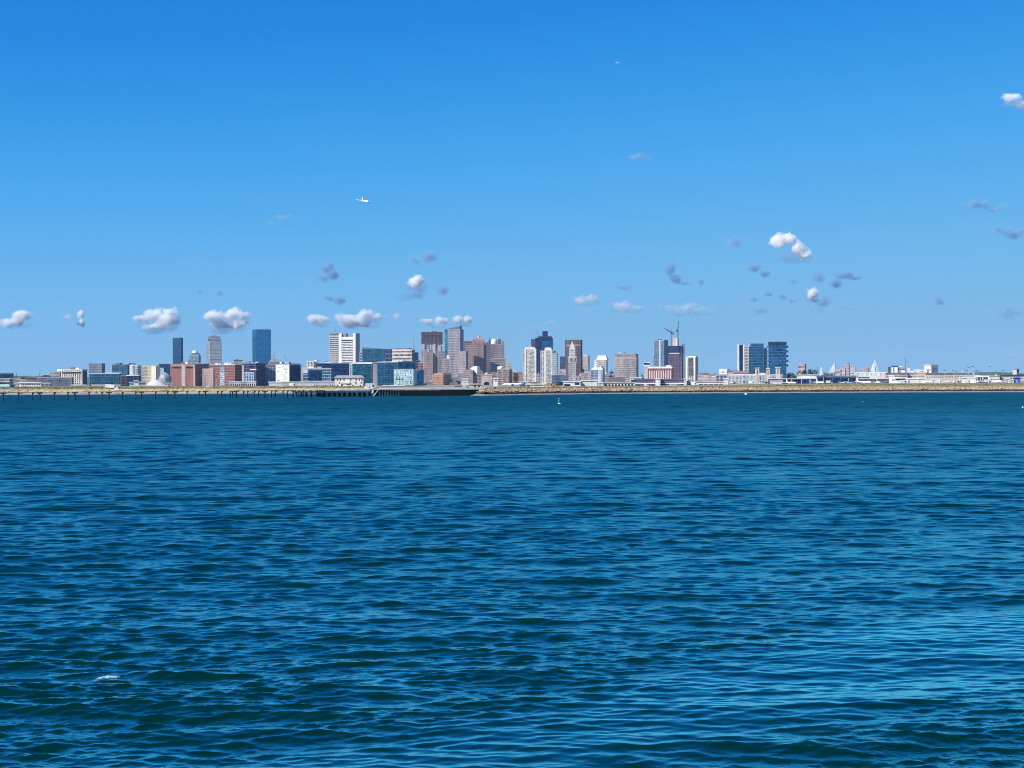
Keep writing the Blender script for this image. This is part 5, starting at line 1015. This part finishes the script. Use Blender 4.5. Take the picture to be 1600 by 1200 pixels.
for (x0, x1, D_, lab) in ((144, 163, 1520, 'long white flat shed below the wide teal glass block'), (163.6, 187, 1540, 'second long white shed against the teal glass block\'s foot'), (112, 134, 1530, 'low white shed row before the white hotel slab'), (42, 62, 1450, 'cream sand shed directly behind the pier posts')):
    b = B(lab, (x0, x1), 602.6 if x0 > 60 else 604.8, D_, WHITE if x0 > 60 else (.66, .58, .44), None, depth=9, name='shed', cat='shed', roof=WHITE); windows(b, list(np.arange(x0+2.5, x1-1, 4)), (604.3 if x0 > 60 else 605.8,), 1, .7, pWin)

# ------------------------------------------------------------------ aircraft
def airliner(name, label, loc, rot, tail=(.75, .75, .74), k=1.0, group=None, gear=False, body=(.80, .80, .79)):
    root = empty(name, loc); root.rotation_euler = rot; root.scale = (k, k, k); tag(root, label, 'airplane', group)
    wm = paint(body, .35, .05); tm = paint(tail, .4, .05); gm = paint((.5, .51, .53), .4, .1)
    mb = MB(); mb.smooth = True
    prof = [(0.05, 19.0), (.7, 18.4), (1.4, 17.2), (1.85, 15.5), (1.98, 13), (1.98, -8), (1.75, -11.5), (1.2, -15), (.6, -18), (.15, -19.3), (.02, -19.4)]
    n_ = 16; m_ = len(prof)
    for i in range(n_):
        t = 2*math.pi*i/n_
        for r_, y_ in prof: mb.v.append((r_*math.cos(t), y_, r_*math.sin(t)+(0.07*max(0, -8-y_)) - (0.06*max(0, y_-13))))
    for i in range(n_):
        for j in range(m_-1): mb.f.append((i*m_+j, i*m_+j+1, ((i+1) % n_)*m_+j+1, ((i+1) % n_)*m_+j))
    fu = mb.build('fuselage', wm, root)
    MB().box(-1.2, 1.2, 16.0, 16.9, .75, 1.25).build('cockpit_window', pWin, fu)
    for s_ in (-1, 1):
        mb = MB(); v = [(s_*1.6, 4.6, -.9), (s_*17.2, -4.4, 1.0), (s_*17.2, -6.0, 1.0), (s_*6.0, -3.6, -.45), (s_*1.6, -3.2, -.9)]
        mb.v = [(x, y, z+.38) for x, y, z in v]+[(x, y, z-.3) for x, y, z in v]; mb.f = [(0, 1, 2, 3, 4), (9, 8, 7, 6, 5)]+[(i, (i+1) % 5, 5+(i+1) % 5, 5+i) for i in range(5)]
        wg = mb.build('wing', gm if False else wm, root); MB().add([(s_*17.1, -4.6, 1.0), (s_*17.1, -6.0, 1.0), (s_*17.6, -6.4, 3.0), (s_*17.6, -5.6, 3.0), (s_*17.3, -4.6, 1.0), (s_*17.3, -6.0, 1.0), (s_*17.75, -6.4, 3.0), (s_*17.75, -5.6, 3.0)], [(0, 1, 2, 3), (7, 6, 5, 4), (0, 3, 7, 4), (1, 5, 6, 2), (3, 2, 6, 7)]).build('winglet', tm, wg)
        mb = MB(); mb.v = [(s_*.6, -15.2, .9), (s_*6.6, -18.2, 1.5), (s_*6.6, -19.4, 1.5), (s_*.6, -18.6, .9)]; mb.v += [(x, y, z-.22) for x, y, z in mb.v]; mb.f = [(0, 1, 2, 3), (7, 6, 5, 4)]+[(i, (i+1) % 4, 4+(i+1) % 4, 4+i) for i in range(4)]; mb.build('tailplane', wm, root)
        e = MB(); e.smooth = True; pr_ = [(.75, 5.4), (1.05, 4.9), (1.1, 3.2), (.7, 1.4), (.3, .9)]
        for i in range(12):
            t = 2*math.pi*i/12
            for r_, y_ in pr_: e.v.append((s_*5.6+r_*math.cos(t), y_, -1.75+r_*math.sin(t)))
        for i in range(12):
            for j in range(4): e.f.append((i*5+j, i*5+j+1, ((i+1) % 12)*5+j+1, ((i+1) % 12)*5+j))
        e.build('engine', gm, root)
    mb = MB(); v = [(0, -13.2, 1.6), (0, -17.6, 8.2), (0, -19.6, 8.2), (0, -18.6, 1.4)]; mb.v = [(x-.2, y, z) for x, y, z in v]+[(x+.2, y, z) for x, y, z in v]; mb.f = [(0, 1, 2, 3), (7, 6, 5, 4)]+[(i, (i+1) % 4, 4+(i+1) % 4, 4+i) for i in range(4)]; mb.build('tail_fin', tm, root)
    if gear:
        for (gx, gy) in ((0, 14), (-2.9, -.6), (2.9, -.6)): MB().tube((gx, gy, -1.4), (gx, gy, -3.1), .16, .16, 6).tube((gx-.3, gy, -3.1), (gx+.3, gy, -3.1), .55, .55, 10).build('landing_gear', paint((.05, .05, .05)), root)
    return root
airliner('airliner', 'white jet in banked flight high over the skyline', at(571.3, 314.3, 3050), (R(-8), R(-5), R(207)), body=(.86, .86, .84))
airliner('airliner', 'tiny distant white jet near the top of the sky', at(966, 98.3, 11500), (R(8), R(28), R(70)), k=.8)
PK = [(1216, 1970, 165, (.6, .62, .66), 'parked white jet before the navy terminal pier'), (1236, 1950, 200, (.75, .75, .74), 'parked jet with its nose toward the glass cube'), (1281.5, 1890, 190, (.70, .76, .72), 'parked jet with a tall pale tail under the obelisk'), (1322, 1930, 150, WHITE, 'parked white jet fronting the long blue glass terminal hall'),
      (1350, 1870, 215, WHITE, 'parked white jet south of the dark concourse doors'), (1372, 1890, 175, WHITE, 'parked white jet nose in at the dark concourse'), (1426, 1830, 160, WHITE, 'parked white jet south of the pale trucks on the northern apron'), (1448, 1850, 205, (.6, .16, .25), 'parked jet with a crimson tail fin'),
      (1481, 1820, 170, (.7, .2, .3), 'parked white jet with a pinkish red tail by the sandy concourse'), (1506, 1830, 195, (.5, .5, .62), 'parked white jet with a lilac tail on the northern apron'), (1532, 1810, 150, WHITE, 'parked white jet under the flat white canopy'), (1556, 1820, 210, WHITE, 'parked white jet turned away before the cream flat terminal'),
      (801, 1690, 75, (.2, .28, .45), 'parked white jet with a blue tail by the twin towers\' shed row'), (1116, 1920, 165, WHITE, 'parked white jet before the long white hangar')]
for x, D_, deg, tl, lab in PK:
    p = at(x, 600, D_); airliner('airliner', lab, (p.x, p.y, ground_z(p.x, p.y)+2.4), (0, 0, R(deg)), tl, .62, 'airliners parked along the airfield', True)
for (x, D_, y, lab, kd, c) in ((1296, 1700, 0, 'white box truck near the tall tailed jet', 1, WHITE), (1412, 1640, 0, 'white box truck before the long window slot', 1, WHITE), (1468, 1630, 0, 'white truck between the crimson tailed jet and its neighbour', 1, WHITE), (1495, 1640, 0, 'white truck tucked under the lilac tailed jet', 1, WHITE), (1544, 1620, 0, 'white truck by the canopy posts', 1, WHITE), (1567, 1600, 0, 'white van nearest the tall white box shed', 0, WHITE),
        (1175, 1660, 0, 'white truck before the pale glass terminal hall', 1, WHITE), (1190, 1680, 0, 'white van by the glass terminal wing', 0, WHITE), (1085, 1650, 0, 'white truck by the hangar doors', 1, WHITE), (1010, 1640, 0, 'white van on the apron before the purple roofed hangar', 0, WHITE), (860, 1500, 0, 'orange service truck by the slimmer white tower\'s foot', 1, (.55, .2, .08)), (868, 1500, 0, 'rust red van behind the orange service truck', 0, (.4, .14, .08))):
    van(x, 600, D_, lab, c, rnd.uniform(-.3, .3), kd, 'service vehicles on the airfield')
for (x0, x1, y, D_, lab) in ((1571, 1577, 592, 1620, 'tall white box shed near the bright blue one'), (1577.5, 1583, 594.5, 1640, 'lower white shed between the tall box shed and the blue shed'), (1512, 1525, 591.4, 1780, 'white square cargo shed just south of the canopy posts'), (1499, 1511, 591, 1800, 'white cargo shed with a grey door by the lilac tailed jet'), (1418, 1446, 592, 1800, 'long white cargo shed under the rose beige terminal'), (1456, 1471, 593, 1780, 'small white cargo shed below the hexagonal block'),
        (1141, 1152, 598.2, 1800, 'low white ramp shed before the pale glass hall'), (1204, 1222, 596, 1950, 'white jet bridge shed at the navy pier\'s south end'), (935, 943, 598.8, 1750, 'white cabin between the cream hangar and the arched arcade'), (1046, 1058, 600.4, 1750, 'low white shed in front of the middle purple roofed hangar'), (849, 861, 600.5, 1560, 'low cream shed before the slimmer white tower')):
    b = B(lab, (x0, x1), y, D_, [WHITE, (.60, .59, .56), (.66, .64, .60)][int(x0) % 3], None, depth=12, name='cargo_shed', cat='shed', roof=WHITE); part(b, 'door', x0+1.2, x0+3.4, y+2.2, 604, 0, .1, (.25, .25, .27), .15)

# floodlight masts
for (x, y, D_, lab) in ((1476, 579, 2000, 'floodlight mast north of the hexagonal block'), (1489.5, 578.6, 2000, 'floodlight mast second north of the hexagonal block'), (1510, 579.4, 2050, 'floodlight mast south of the inverted U frame'), (1513.4, 574, 2150, 'taller floodlight mast of the close pair'), (1519.2, 572.8, 2150, 'tallest floodlight mast of the close pair'), (1547, 573, 2150, 'tall floodlight mast over the white canopy\'s end'), (1567.4, 579, 2000, 'floodlight mast over the black roof strip'), (1418, 565.6, 2600, 'high floodlight mast beside the thin dark mast'), (1332, 584, 2050, 'short floodlight mast on the blue glass terminal hall')):
    p = at(x, y, D_); g = ground_z(p.x, p.y); r_ = empty('floodlight_mast', (p.x, p.y, g)); tag(r_, lab, 'floodlight mast', 'floodlight masts over the airfield'); h_ = p.z-g
    MB().tube((0, 0, 0), (0, 0, h_), .2, .1, 6).build('pole', paint((.5, .5, .52)), r_)
    MB().box(-1.5, 1.5, -.5, .5, h_-.4, h_+.5).build('lamp_head', paint((.13, .13, .15)), r_)

# ------------------------------------------------------------------ trees
lm = []
for c in ((.030, .050, .020), (.050, .075, .028), (.075, .095, .04)):
    m, n, l, b_ = new_mat('leaves'); b_.inputs['Roughness'].default_value = .85
    tc = N(n, 'ShaderNodeTexCoord'); no = N(n, 'ShaderNodeTexNoise', Scale=.35, Detail=4.0); l.new(tc.outputs['Object'], no.inputs['Vector'])
    l.new(ramp(n, l, no.outputs['Fac'], [(.3, tuple(v*.55 for v in c)), (.55, c), (.75, tuple(v*1.6 for v in c))]), b_.inputs['Base Color']); lm.append(m)
bark = paint((.08, .06, .045), .95)
def tree_mesh(seed, h, w, m):
    rr = random.Random(seed); mb = MB(); clumps = [(rr.gauss(0, .27)*w, rr.gauss(0, .27)*w, h*(.35+.55*rr.random()), w*rr.uniform(.14, .28)) for _ in range(13)]
    for cx, cy, cz, cr in clumps:
        for _ in range(46):
            d = Vector((rr.gauss(0, 1), rr.gauss(0, 1), rr.gauss(0, .8))); d.normalize(); d *= cr*rr.uniform(.55, 1.05); s = h*rr.uniform(.03, .06)
            a = Vector((rr.gauss(0, 1), rr.gauss(0, 1), rr.gauss(0, 1))).normalized()*s; b2 = a.cross(Vector((rr.gauss(0, 1), rr.gauss(0, 1), 1))).normalized()*s*.7; c = Vector((cx, cy, cz))+d
            mb.add([c-a-b2, c+a-b2*.3, c+a*.5+b2, c-a*.6+b2], [(0, 1, 2, 3)])
    t = MB(); t.tube((0, 0, -.3), (0, 0, h*.55), h*.03, h*.018, 7)
    for cx, cy, cz, cr in clumps[:6]: t.tube((0, 0, h*.3), (cx, cy, cz), h*.015, h*.006, 5)
    return mb, t
protos = []
for i in range(4):
    a, t = tree_mesh(100+i, 10.0, 9.5, None); o1 = a.build('crown', lm[i % 3]); o2 = t.build('trunk', bark); protos.append((o1, o2))
used = set()
def tree(x, y, D, wpx, label, i):
    p = at(x, y, D); g = ground_z(p.x, p.y); h = max(3.0, p.z-g)
    r_ = empty('tree', (p.x, p.y, g), rnd.uniform(0, 6.28)); tag(r_, label, 'tree')
    for o in protos[i % 4]:
        c = o if i % 4 not in used else o.copy()
        if c is not o: COL.objects.link(c)
        c.parent = r_
    used.add(i % 4)
    w = wpx*D/F/9.5; r_.scale = (w, w, h/10.0)
TR = [(876, 596.5, 1600, 9, 'dark bushy tree beside the wide doored hangar'), (871.5, 598.5, 1580, 6, 'small dark tree touching the orange service truck'), (833.5, 596, 1900, 12, 'dark round tree before the wider white tower'), (717.5, 594.5, 1900, 6, 'dark tree beside the white cubic shed'), (664.8, 598.5, 1800, 5, 'dark tree under the broad dark topped tower'), (704, 586, 3600, 5, 'small dark tree by the orange brick building'),
      (1242, 579.5, 3600, 13, 'bluish green tree between deep blue tower and pink cube'), (1255, 578, 3700, 12, 'green tree in front of the dusky pink cube'), (1267, 576, 3800, 12, 'tall green tree north of the dusky pink cube'), (1275, 577.5, 3700, 11, 'green tree just south of the obelisk'), (1290, 581, 3700, 10, 'low green tree just north of the obelisk'), (1232, 582.5, 3500, 9, 'dark tree at the deep blue tower\'s foot'), (1299, 583, 3600, 9, 'low tree under the southern bridge tower'),
      (1104, 582.5, 3600, 8, 'grey green tree behind the wide pink house'), (1095, 583, 3700, 7, 'small tree behind the lilac gabled house'), (1118, 583.5, 3600, 8, 'tree behind the cream house in the low gap'), (38, 588, 3600, 8, 'dark tree above the white gabled house'), (47, 588.5, 3600, 7, 'tree over the long rose terrace'), (69, 587.5, 3600, 7, 'tree behind the small mauve house'),
      (1147, 597, 1750, 5, 'shrubby tree by the low white ramp shed'), (1198, 598, 1700, 5, 'small shrubby tree by the glass terminal wing'), (1004, 585, 3600, 8, 'dark tree behind the pale control cab'), (1302, 597.6, 1600, 4, 'small bush tree on the bank by the tall tailed jet'), (956, 586, 3600, 9, 'dark tree under the pointed turret'), (806, 581.5, 4000, 8, 'dark green tree just south of the wider white tower')]
for i, t in enumerate(TR): tree(*t, i)

# ------------------------------------------------------------------ on the water
def buoy(x, yb, label, body, k, kind):
    D = CAMH*F/(yb-hz(x)); p = at(x, yb, D); r_ = empty('buoy', (p.x, p.y, 0)); tag(r_, label, 'buoy')
    if kind == 'can':
        MB().lathe([(.1, -.6), (.95, -.6), (1.0, .25), (.8, .4), (.1, .55)], (0, 0, 0), 14).build('float', paint((.80, .82, .78), .5), r_)
        mb = MB()
        for t in range(4): mb.tube((.6*math.cos(t*1.57), .6*math.sin(t*1.57), .5), (.34*math.cos(t*1.57), .34*math.sin(t*1.57), 2.9), .09, .07, 5)
        mb.lathe([(.85, .9), (.7, 2.6)], (0, 0, 0), 12); mb.build('tower', paint(body, .5), r_); MB().lathe([(.28, 2.9), (.28, 3.4), (.05, 3.6)], (0, 0, 0), 10).build('lantern', paint((.35, .7, .62), .4), r_)
    else:
        mb = MB(); mb.smooth = True; mb.lathe([(.05, -.5)]+[(.8*math.cos(R(a)), .15+.8*math.sin(R(a))) for a in (-45, -20, 0, 25, 50, 75)]+[(.05, 1.0)], (0, 0, 0), 14); mb.build('float', paint(body, .5), r_); MB().tube((0, 0, .9), (0, 0, 1.5), .1, .08, 6).build('staff', paint((.3, .3, .3)), r_)
    r_.scale = (k, k, k); r_.rotation_euler = (R(3), R(-4), 0)
buoy(874, 631.2, 'green channel buoy with a white float off the bank', (.015, .22, .12), .66, 'can')
buoy(1165.5, 616.6, 'white round buoy close under the northern bank', (.82, .82, .8), 1.2, 'ball'); buoy(1348.5, 628.5, 'small pale round buoy out from the northern bank', (.55, .6, .62), .3, 'ball'); buoy(1598, 637, 'small white round buoy at the picture\'s north edge', (.6, .62, .62), .4, 'ball')
# little breaking crest
fm = paint((.50, .58, .56), .6, .05)
def foam(x, y, wpx, label, k=1.0, nn=110):
    D = CAMH*F/(y-hz(x)); p = at(x, y, D); W_ = wpx*D/F; mb = MB()
    for i in range(nn):
        u = rnd.choice((-.30, -.12, .02, .2))*W_+rnd.gauss(0, .07)*W_; v = rnd.gauss(0, .05)*k - .10*(u/W_*2)**2
        s = rnd.uniform(.012, .04)*k*(1.25-min(1, abs(u)/W_*2))
        mb.add([(a_, b_, .03+(c_-.03)*.5) for a_, b_, c_ in rock_verts((u, v, .03+rnd.uniform(0, .05)-.10*(u/W_*2)**2), s)], ICO)
    o = mb.build('foam', fm); o.location = (p.x, p.y, float(wave_h(p.x, p.y))); return tag(o, label, None, kind='stuff')
def wave_h(x, y):
    H, _, _ = wave_field(np.array([[x]]), np.array([[y]]), np.array([[max(.06, y*.0018)]]), np.zeros((1, 1))); return H[0, 0]
foam(170, 1063.5, 46, 'white breaking crest'); foam(1465, 817, 5, 'fleck of foam', .6, 5)
# ------------------------------------------------------------------ clouds: small fair-weather cumulus, about a kilometre up, far beyond the city
import bmesh, re
CLOUD_BASE = 1000.0
def cloud(label, blobs, dens, seed, k=1.0, rag=1.0, colr=(1, 1, 1), parent=None):
    """blobs: centre x, y and half sizes of each puff as it stands against the sky"""
    yb = max(b[1]+b[3] for b in blobs); cx = sum(b[0] for b in blobs)/len(blobs); rr = random.Random(seed)
    D = CLOUD_BASE/((hz(cx)-yb)/F); u = D/F; o = at(cx, yb, D)
    root_loc = o; pts = []; loc = []
    for i, (x, y, rx, ry) in enumerate(blobs):
        c = Vector(((x-cx)*u, rr.uniform(-.25, .25)*rx*u, (yb-y)*u)); r = Vector((rx*u, min(rx, 1.6*ry)*u, ry*u)); loc.append((c, r))
    bm = bmesh.new()
    for c, r in loc:
        for a in range(0, 360, 30):
            for e in (-75, -40, -10, 20, 50, 80):
                v = Vector((math.cos(R(a))*math.cos(R(e))*r.x, math.sin(R(a))*math.cos(R(e))*r.y, math.sin(R(e))*r.z))*1.4
                bm.verts.new(c+v)
    res = bmesh.ops.convex_hull(bm, input=bm.verts[:])
    bmesh.ops.delete(bm, geom=[g for g in set(res['geom_interior']+res['geom_unused']) if isinstance(g, bmesh.types.BMVert)], context='VERTS')
    me = bpy.data.meshes.new('cloud'); bm.to_mesh(me); bm.free()
    m = bpy.data.materials.new('cloud'); m.use_nodes = True; n, l = m.node_tree.nodes, m.node_tree.links; n.clear()
    out = n.new('ShaderNodeOutputMaterial'); pv = n.new('ShaderNodeVolumePrincipled'); l.new(pv.outputs[0], out.inputs['Volume'])
    pv.inputs['Color'].default_value = (*colr, 1); pv.inputs['Anisotropy'].default_value = 0.0
    tc = n.new('ShaderNodeTexCoord'); P = tc.outputs['Object']
    S = sum(r.x for c, r in loc)/len(loc)
    # stir the outline with noise
    def noise(scale, detail):
        q = N(n, 'ShaderNodeTexNoise', Scale=scale/S, Detail=detail, Roughness=0.66); q.noise_dimensions = '4D'; q.inputs['W'].default_value = seed*3.7; l.new(P, q.inputs['Vector']); return q
    n1 = noise(1.1, 7.0)
    sub = N(n, 'ShaderNodeVectorMath', operation='SUBTRACT'); sub.inputs[1].default_value = (.5, .5, .5); l.new(n1.outputs['Color'], sub.inputs[0])
    sc = N(n, 'ShaderNodeVectorMath', operation='SCALE'); sc.inputs['Scale'].default_value = S*1.9*rag; l.new(sub.outputs[0], sc.inputs[0])
    ad = N(n, 'ShaderNodeVectorMath', operation='ADD'); l.new(P, ad.inputs[0]); l.new(sc.outputs[0], ad.inputs[1]); Q = ad.outputs[0]
    tot = None
    for c, r in loc:
        a = N(n, 'ShaderNodeVectorMath', operation='SUBTRACT'); a.inputs[1].default_value = c; l.new(Q, a.inputs[0])
        d = N(n, 'ShaderNodeVectorMath', operation='DIVIDE'); d.inputs[1].default_value = r; l.new(a.outputs[0], d.inputs[0])
        e = N(n, 'ShaderNodeVectorMath', operation='LENGTH'); l.new(d.outputs[0], e.inputs[0])
        f = mth(n, l, 'MAXIMUM', mth(n, l, 'SUBTRACT', 1.05, e.outputs['Value']), 0.0)
        tot = f if tot is None else mth(n, l, 'MAXIMUM', tot, f)
    n2 = noise(2.6, 6.0)
    t2 = mth(n, l, 'SUBTRACT', mth(n, l, 'MULTIPLY', tot, 1.5*k), mth(n, l, 'MULTIPLY', n2.outputs['Fac'], 1.25*rag))
    dd = mth(n, l, 'MULTIPLY', mth(n, l, 'MAXIMUM', mth(n, l, 'MINIMUM', mth(n, l, 'MULTIPLY', t2, 0.48), 1.0), 0.0), dens/S)
    l.new(dd, pv.inputs['Density'])
    me.materials.append(m)
    ob = bpy.data.objects.new('cloud', me); COL.objects.link(ob); ob.location = root_loc
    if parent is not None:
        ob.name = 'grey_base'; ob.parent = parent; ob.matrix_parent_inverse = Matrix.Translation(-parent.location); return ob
    return tag(ob, label, 'cloud', 'small cumulus clouds')
THICK, MID, THIN, WISP = 13.0, 5.0, 1.4, 0.8
CL = [
 ('white puff cut by the southern edge of the sky', THICK, [(37, 494, 20, 11), (12, 503, 18, 7), (28, 500, 22, 8)]),
 ('small upright white tuft above the white hotel slab', 6.00, [(126, 491, 7, 9), (128, 502, 6, 6)]),
 ('faint smudge just south of the upright tuft', WISP, [(106, 495, 15, 6)]),
 ('large domed white cloud above the beige striped block', THICK, [(240, 490, 22, 11), (266, 488, 13, 9), (263, 501, 24, 14), (222, 497, 17, 7), (247, 508, 30, 8)]),
 ('wide flat based white cloud over the antenna tower', 13.00, [(335, 493, 23, 11), (364, 490, 22, 11), (381, 494, 12, 11), (354, 505, 40, 9), (377, 508, 14, 8)]),
 ('short white cloud leading the long one over the bank tower', 8.00, [(490, 496, 17, 9), (505, 501, 14, 7)]),
 ('long white cloud spread above the white columned tower', THICK, [(545, 496, 26, 11), (571, 494, 26, 10), (560, 503, 42, 9), (590, 498, 14, 6)]),
 ('faint round puff after the long white cloud', THIN, [(620, 494, 12, 7)]),
 ('bright white dome sitting on a grey slab of cloud', THICK, [(651, 440, 18, 12)]),
 ('grey flat slab under the bright white dome', 1.89, [(642, 459, 40, 9), (660, 452, 30, 7)]),
 ('grey lobe just north of the grey slab', 1.47, [(692, 454, 17, 9)]),
 ('white shred over the dark topped tower', 6.50, [(690, 502, 14, 9), (668, 501, 13, 6)]),
 ('white twin puff over the sharp crested tower', 7.00, [(716, 499, 10, 9), (731, 500, 10, 9)]),
 ('brilliant white arching cloud alone in the northern sky', THICK, [(1215, 377, 15, 15), (1232, 372, 16, 10), (1248, 388, 15, 14), (1259, 398, 14, 9)]),
 ('little white peak on a grey base high over the airport', 11.00, [(1270, 458, 12, 12)]),
 ('grey base spread beneath the little white peak', 1.68, [(1284, 472, 32, 9)]),
 ('pale cloud cut by the northern edge high in the sky', 7.00, [(1582, 152, 20, 9), (1598, 160, 14, 9)]),
 ('pale double cloud above the clock tower', 3.50, [(905, 469, 17, 8), (926, 467, 18, 8)]),
 ('pale flat cloud above the wide grid facade', 3.50, [(972, 477, 22, 9), (997, 482, 20, 6)]),
 ('long thin pale streak above the tower cranes', 2.52, [(1074, 480, 30, 8), (1100, 486, 30, 6), (1048, 480, 22, 6)]),
 ('faint level veil above the twin white towers', WISP, [(850, 506, 60, 5), (895, 504, 34, 4)]),
 ('grey rounded cloud between the jet and the bank tower', 1.89, [(511, 419, 15, 13), (521, 430, 15, 11), (506, 435, 14, 7)]),
 ('grey ragged cloud above the bright white dome', 1.68, [(670, 402, 22, 11), (645, 407, 14, 5)]),
 ('grey pair of scraps above the long white cloud', 1.34, [(515, 466, 12, 7), (531, 470, 13, 9)]),
 ('thin grey scrap below and south of the jet', 1.01, [(445, 340, 18, 8), (422, 348, 13, 5)]),
 ('tiny slanting grey scrap over the mirror glass slab\'s south', 0.92, [(318, 397, 9, 5), (326, 402, 7, 5)]),
 ('two tiny grey scraps above the wide flat based cloud', 1.01, [(343, 459, 13, 6), (313, 455, 8, 6)]),
 ('faint grey scrap highest over the middle of the skyline', 0.71, [(997, 246, 17, 8), (1012, 249, 8, 6)]),
 ('flat grey lens west of the brilliant arching cloud', 1.34, [(1147, 378, 22, 8)]),
 ('grey boot shaped cloud over the wide grid facade\'s north', 1.68, [(1047, 419, 13, 17), (1056, 436, 15, 9), (1071, 443, 13, 5)]),
 ('tiny grey fleck beside the boot shaped cloud', 0.76, [(1095, 440, 7, 8)]),
 ('grey hooked cloud below the brilliant arching one', 1.43, [(1178, 418, 16, 10), (1196, 428, 11, 9)]),
 ('grey cloud in the cluster above the little white peak', 1.01, [(1278, 434, 18, 9)]),
 ('flat grey sliver in the cluster by the hooked cloud', 0.84, [(1237, 439, 15, 5)]),
 ('pinkish grey cloud largest of the northern cluster', 2.10, [(1319, 430, 20, 10), (1305, 443, 13, 9), (1340, 434, 12, 5)]),
 ('faint scrap hanging south of the little white peak', 0.63, [(1224, 464, 12, 6), (1240, 470, 12, 5)]),
 ('row of faint flecks over the blue grid tower', 0.63, [(1178, 468, 8, 6), (1200, 460, 10, 5)]),
 ('faint flat smear below the little white peak\'s base', 0.50, [(1280, 486, 24, 4), (1325, 484, 18, 4)]),
 ('faint smear over the striped tower', 0.46, [(1187, 487, 18, 6)]),
 ('lone faint grey scrap over the northern terminals', 0.67, [(1467, 471, 15, 7)]),
 ('long grey cloud at the northern side of the middle sky', 2.10, [(1528, 321, 30, 9), (1560, 326, 18, 8)]),
 ('grey wedge of cloud running off the northern edge', 2.10, [(1590, 364, 30, 13), (1562, 359, 16, 6)]),
 ('faint low smear at the northern edge', 0.50, [(1576, 492, 34, 7), (1577, 484, 12, 6)]),
 ('grey scrap above the pale flat cloud', 0.71, [(971, 450, 17, 6), (985, 447, 10, 6)]),
 ('pale veil just over the northern horizon', 0.50, [(1580, 552, 36, 5)]),
]
for i, (lab, d, bl) in enumerate(CL):
    grey = bool(re.match(r'(faint |thin |flat |tiny |lone |long |two tiny |pinkish )?grey', lab) or re.search('scrap|smear|fleck', lab))
    ob = cloud(lab, bl, max(d, 1.0)*2.1 if grey else max(d*.8, 1.5), i+1, 1.85, 1.0, (.40, .64, .84) if grey else (1, 1, 1))  # grey clouds carry their shade in a darker scattering colour
    if not grey and d > 2.4:                                  # shade under a cumulus, put in as a volume of darker colour
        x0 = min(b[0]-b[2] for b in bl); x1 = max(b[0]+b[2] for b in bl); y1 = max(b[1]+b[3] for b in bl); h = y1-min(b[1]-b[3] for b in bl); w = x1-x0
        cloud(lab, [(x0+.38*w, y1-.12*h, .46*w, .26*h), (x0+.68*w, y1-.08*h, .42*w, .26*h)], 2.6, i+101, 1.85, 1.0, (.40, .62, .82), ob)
# ------------------------------------------------------------------ the air between here and the far hills
mb = MB(); mb.box(-9500, 9500, -500, 17000, -4.6, 262.0)
hm = bpy.data.materials.new('haze'); hm.use_nodes = True; n, l = hm.node_tree.nodes, hm.node_tree.links; n.clear()
ho = n.new('ShaderNodeOutputMaterial'); hv = n.new('ShaderNodeVolumePrincipled'); hv.inputs['Color'].default_value = (.42, .72, 1.0, 1); hv.inputs['Density'].default_value = 1.4e-5
l.new(hv.outputs[0], ho.inputs['Volume'])
tag(mb.build('haze', hm), kind='stuff')
